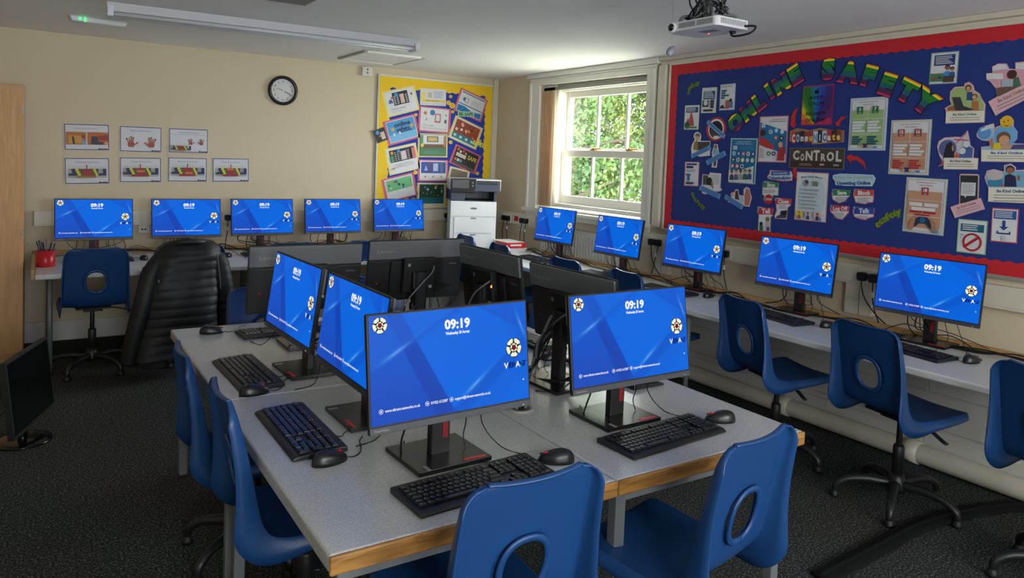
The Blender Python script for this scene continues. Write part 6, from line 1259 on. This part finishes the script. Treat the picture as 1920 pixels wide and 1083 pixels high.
s = Y((783.6, 298.2), (839.9, 300.9), (783.6, 339), RB); s.rect(.06, .05, .94, .95, WHT).rect(.1, .1, .92, .62, (34, 76, 160)).rect(.5, .16, .66, .52, (170, 190, 220)).rect(.36, .14, .46, .58, (90, 60, 110)).rect(.74, .14, .82, .58, (80, 110, 130)).poly(((.2, .5), (.26, .25), (.32, .5)), (150, 170, 220)).circ(.24, .78, .03, (200, 110, 70)).circ(.5, .78, .03, GRY).circ(.78, .78, .035, (190, 150, 70)); s.done('pupil_poster', 'pink-edged poster with a royal blue picture, middle column of the yellow board', 'poster', GY)
s = Y((714.4, 337), (775.3, 321.7), (723.4, 381), RB); s.rect(.08, .06, .93, .95, WHT).rect(.12, .12, .9, .58, (110, 190, 130))
for i in range(12): s.circ(r3.uniform(.18, .86), r3.uniform(.18, .52), r3.uniform(.015, .04), r3.choice([DK, WHT, (200, 150, 60), (50, 90, 140)]), n=8)
s.done('pupil_poster', 'tilted poster with a mint green picture at the bottom left of the yellow board', 'poster', GY)
s = Y((781.6, 341.1), (836.2, 343.7), (781.8, 385), YB_); s.rect(.05, .04, .94, .94, WHT).rect(.08, .07, .92, .64, (14, 66, 50)).rect(.08, .64, .92, .9, (14, 100, 110))
for i in range(14): s.circ(r3.uniform(.14, .86), r3.uniform(.12, .56), r3.uniform(.015, .045), r3.choice([WHT, YEL, (100, 150, 140), (190, 120, 90)]), n=8)
s.done('pupil_poster', 'yellow-edged poster with a dark green picture at the bottom middle of the yellow board', 'poster', GY)
s = Y((843, 309), (880, 322), (838, 345), YB_); s.rect(.06, .06, .94, .94, WHT).rect(.1, .1, .9, .6, (120, 110, 90)); s.done('pupil_poster', 'poster mostly hidden behind the printer top', 'poster', GY)
for px, py, r_, lab in ((845, 181, 3.2, 'top middle near the tilted wave poster'), (841, 192.5, 4.4, 'left one of the big pair beside the wave poster'), (848, 198, 5.5, 'right one of the big pair beside the wave poster'), (849, 209.5, 3, 'just left of the BE SAFE sticker'), (780, 215, 3, 'between the sky blue and the phone posters'), (845, 266.5, 3.6, 'above the word SAFE poster'), (900, 264, 2.6, 'beside the orange game poster'), (779, 323, 4, 'left of the royal blue picture'), (724, 328, 3, 'at the lower left edge'), (895, 325, 3.4, 'right of the poster with the word SAFE')):
    s = Sheet('B', OY+.006, (px-r_, py-r_), (px+r_, py-r_), (px-r_, py+r_)); q = [(.5+.5*math.cos(2*PI*k/20), .5-.5*math.sin(2*PI*k/20)) for k in range(20)]; s.sheet((232, 196, 60), q); s.circ(.35, .4, .07, (90, 60, 20)).circ(.65, .4, .07, (90, 60, 20)).poly(((.28, .62), (.5, .8), (.72, .62), (.5, .7)), (120, 60, 30)); s.done('smiley_sticker', 'round yellow smiley sticker, '+lab, 'sticker', 'smiley stickers')
s = Sheet('B', OY+.008, (888, 262), (914, 272), (886, 270)); s.z = .002; s.text('SAFETY', .5, .5, .9, (236, 222, 90), 1.0, bold=.06); s.done('word_sticker', 'yellow cut-out word safety over the right edge of the yellow board', 'sticker')
# --- typing posters on the back wall
GT = 'typing posters on the cream wall'; FR = (58, 46, 88)
def hands(s, u, v, k, mir, col=(160, 74, 54)):
    a = s.w/s.h; m = -1 if mir else 1; F = lambda x, y: (u+m*x*k, v+y*k*a)
    s.poly([F(x, y) for x, y in ((-.5, .9), (.45, .9), (.65, .45), (.5, -.1), (-.55, -.1), (-.7, .35))][::m], col)
    for (x0, y0, x1, y1, w_), c in zip(((-.5, .0, -.85, -.8, .11), (-.25, -.1, -.38, -1.0, .11), (.02, -.1, .02, -1.15, .11), (.3, -.1, .42, -1.0, .11), (.5, .5, 1.15, .0, .13)), ((30, 34, 80), (206, 200, 50), (60, 90, 60), (150, 30, 50), (150, 40, 50))):
        dx, dy = x1-x0, y1-y0; l = math.hypot(dx, dy); nx, ny = -dy/l*w_, dx/l*w_
        s.poly([F(x0+nx, y0+ny), F(x1+nx*.8, y1+ny*.8), F(x1-nx*.8, y1-ny*.8), F(x0-nx, y0-ny)][::m], col); s.circ(*F(x1, y1), k*.17, c, n=10)
def kbpic(s, u0, v0, u1, v1, var):
    s.rect(u0, v0, u1, v1, (168, 172, 168)); dv = (v1-v0)/5; W2 = u1-u0
    X = lambda t: u0+W2*t
    for i in range(14): s.rect(X(i/14+.008), v0+dv*.15, X((i+1)/14-.008), v0+dv*.85, (212, 214, 216))
    for r_ in (1, 2, 3):
        sh = .03*r_; c0 = [(110, 40, 48), (150, 34, 40), (196, 90, 40)]
        mid = (150, 36, 40) if not (var == 1 and r_ == 2 or var == 2 and r_ == 3 or var == 3 and r_ == 1) else (206, 110, 50)
        s.rect(X(.08+sh*.6), v0+dv*r_, X(.16+sh), v0+dv*(r_+1), (28, 42, 84)).rect(X(.16+sh), v0+dv*r_, X(.24+sh), v0+dv*(r_+1), (212, 206, 50)).rect(X(.24+sh), v0+dv*r_, X(.33+sh), v0+dv*(r_+1), (84, 88, 50)).rect(X(.33+sh), v0+dv*r_, X(.55+sh), v0+dv*(r_+1), mid).rect(X(.55+sh), v0+dv*r_, X(.62+sh), v0+dv*(r_+1), (84, 88, 50)).rect(X(.62+sh), v0+dv*r_, X(.69+sh), v0+dv*(r_+1), (212, 206, 50)).rect(X(.69+sh), v0+dv*r_, X(.78), v0+dv*(r_+1), (28, 42, 84))
    s.rect(X(.02), v0+dv*3, X(.16), v0+dv*4, (28, 42, 84)).rect(X(.9), v0+dv, X(.99), v0+dv*4, (28, 42, 90)).rect(X(.78), v0+dv*3, X(.9), v0+dv*4, (28, 42, 90)).rect(X(.24), v0+dv*4, X(.72), v0+dv*5, (150, 34, 50) if var else (150, 110, 50))
    if var is not None and u1-u0 > .6: s.rect(X(.47), v0-dv*.9, X(.50), v0+dv, (160, 50, 60))
def logo(s): s.circ(.77, .93, .022, (36, 40, 70)).rect(.80, .915, .955, .945, (60, 62, 84))
for TL, TR, BL, ttl, kind, lab in (((119.2, 230.8), (204.8, 233), (120.2, 281.8), 'Correct Posture', 'pic', 'poster with two brown photographs, top left of the typing posters'),
        ((224.2, 235), (303.4, 238.6), (224.2, 284.2), 'Fingers and their Names', 'hands', 'poster with two large red hands, top middle of the typing posters'),
        ((316.6, 239.2), (390.6, 242.4), (316.2, 286), 'Fingers and the Keyboard', 'both', 'poster with two small hands and a small keyboard, top right of the typing posters'),
        ((119.8, 294.7), (204.8, 295.6), (121.6, 345.4), 'Operation', 0, 'keyboard poster, leftmost in the lower row of typing posters'),
        ((224.2, 294.2), (302.6, 295), (224.2, 342.4), 'Centre Home Row', 1, 'keyboard poster, second in the lower row of typing posters'),
        ((315, 294), (388.6, 295.6), (314.6, 340.6), 'Bottom Row Keys', 2, 'keyboard poster, third in the lower row of typing posters'),
        ((398.2, 295.6), (467, 296.6), (398.2, 341.2), 'Top Row Keys', 3, 'keyboard poster, rightmost in the lower row of typing posters')):
    s = Sheet('B', .003, TL, TR, BL).sheet((206, 208, 214)); s.rect(.012, .02, .988, .98, FR).rect(.03, .05, .97, .95, (206, 208, 216)).text(ttl, .5, .17, .055, (96, 98, 108), .5, bold=0)
    if kind == 'pic':
        s.rect(.04, .31, .48, .78, (178, 106, 44)).rect(.1, .45, .4, .74, (196, 146, 70)).poly(((.19, .76), (.17, .48), (.21, .48), (.24, .76)), (40, 28, 24)).circ(.42, .48, .045, (140, 60, 34)).poly(((.38, .78), (.42, .6), (.48, .6), (.48, .78)), (120, 150, 190))
        s.rect(.51, .31, .97, .78, (180, 96, 44)).poly(((.58, .76), (.61, .46), (.74, .47), (.74, .64), (.86, .68), (.86, .77)), (50, 56, 70)).poly(((.74, .6), (.74, .45), (.97, .4), (.97, .62)), (150, 54, 40)).circ(.93, .72, .04, SKIN2)
    elif kind == 'hands': hands(s, .27, .64, .125, False); hands(s, .74, .64, .125, True)
    elif kind == 'both': s.rect(.05, .255, .95, .265, GRY); hands(s, .55, .56, .075, False); hands(s, .82, .56, .075, True); kbpic(s, .05, .66, .55, .92, None)
    else: kbpic(s, .07, .34, .93, .76, kind)
    logo(s); s.done('typing_poster', lab, 'poster', GT)
bpy.context.view_layer.update()
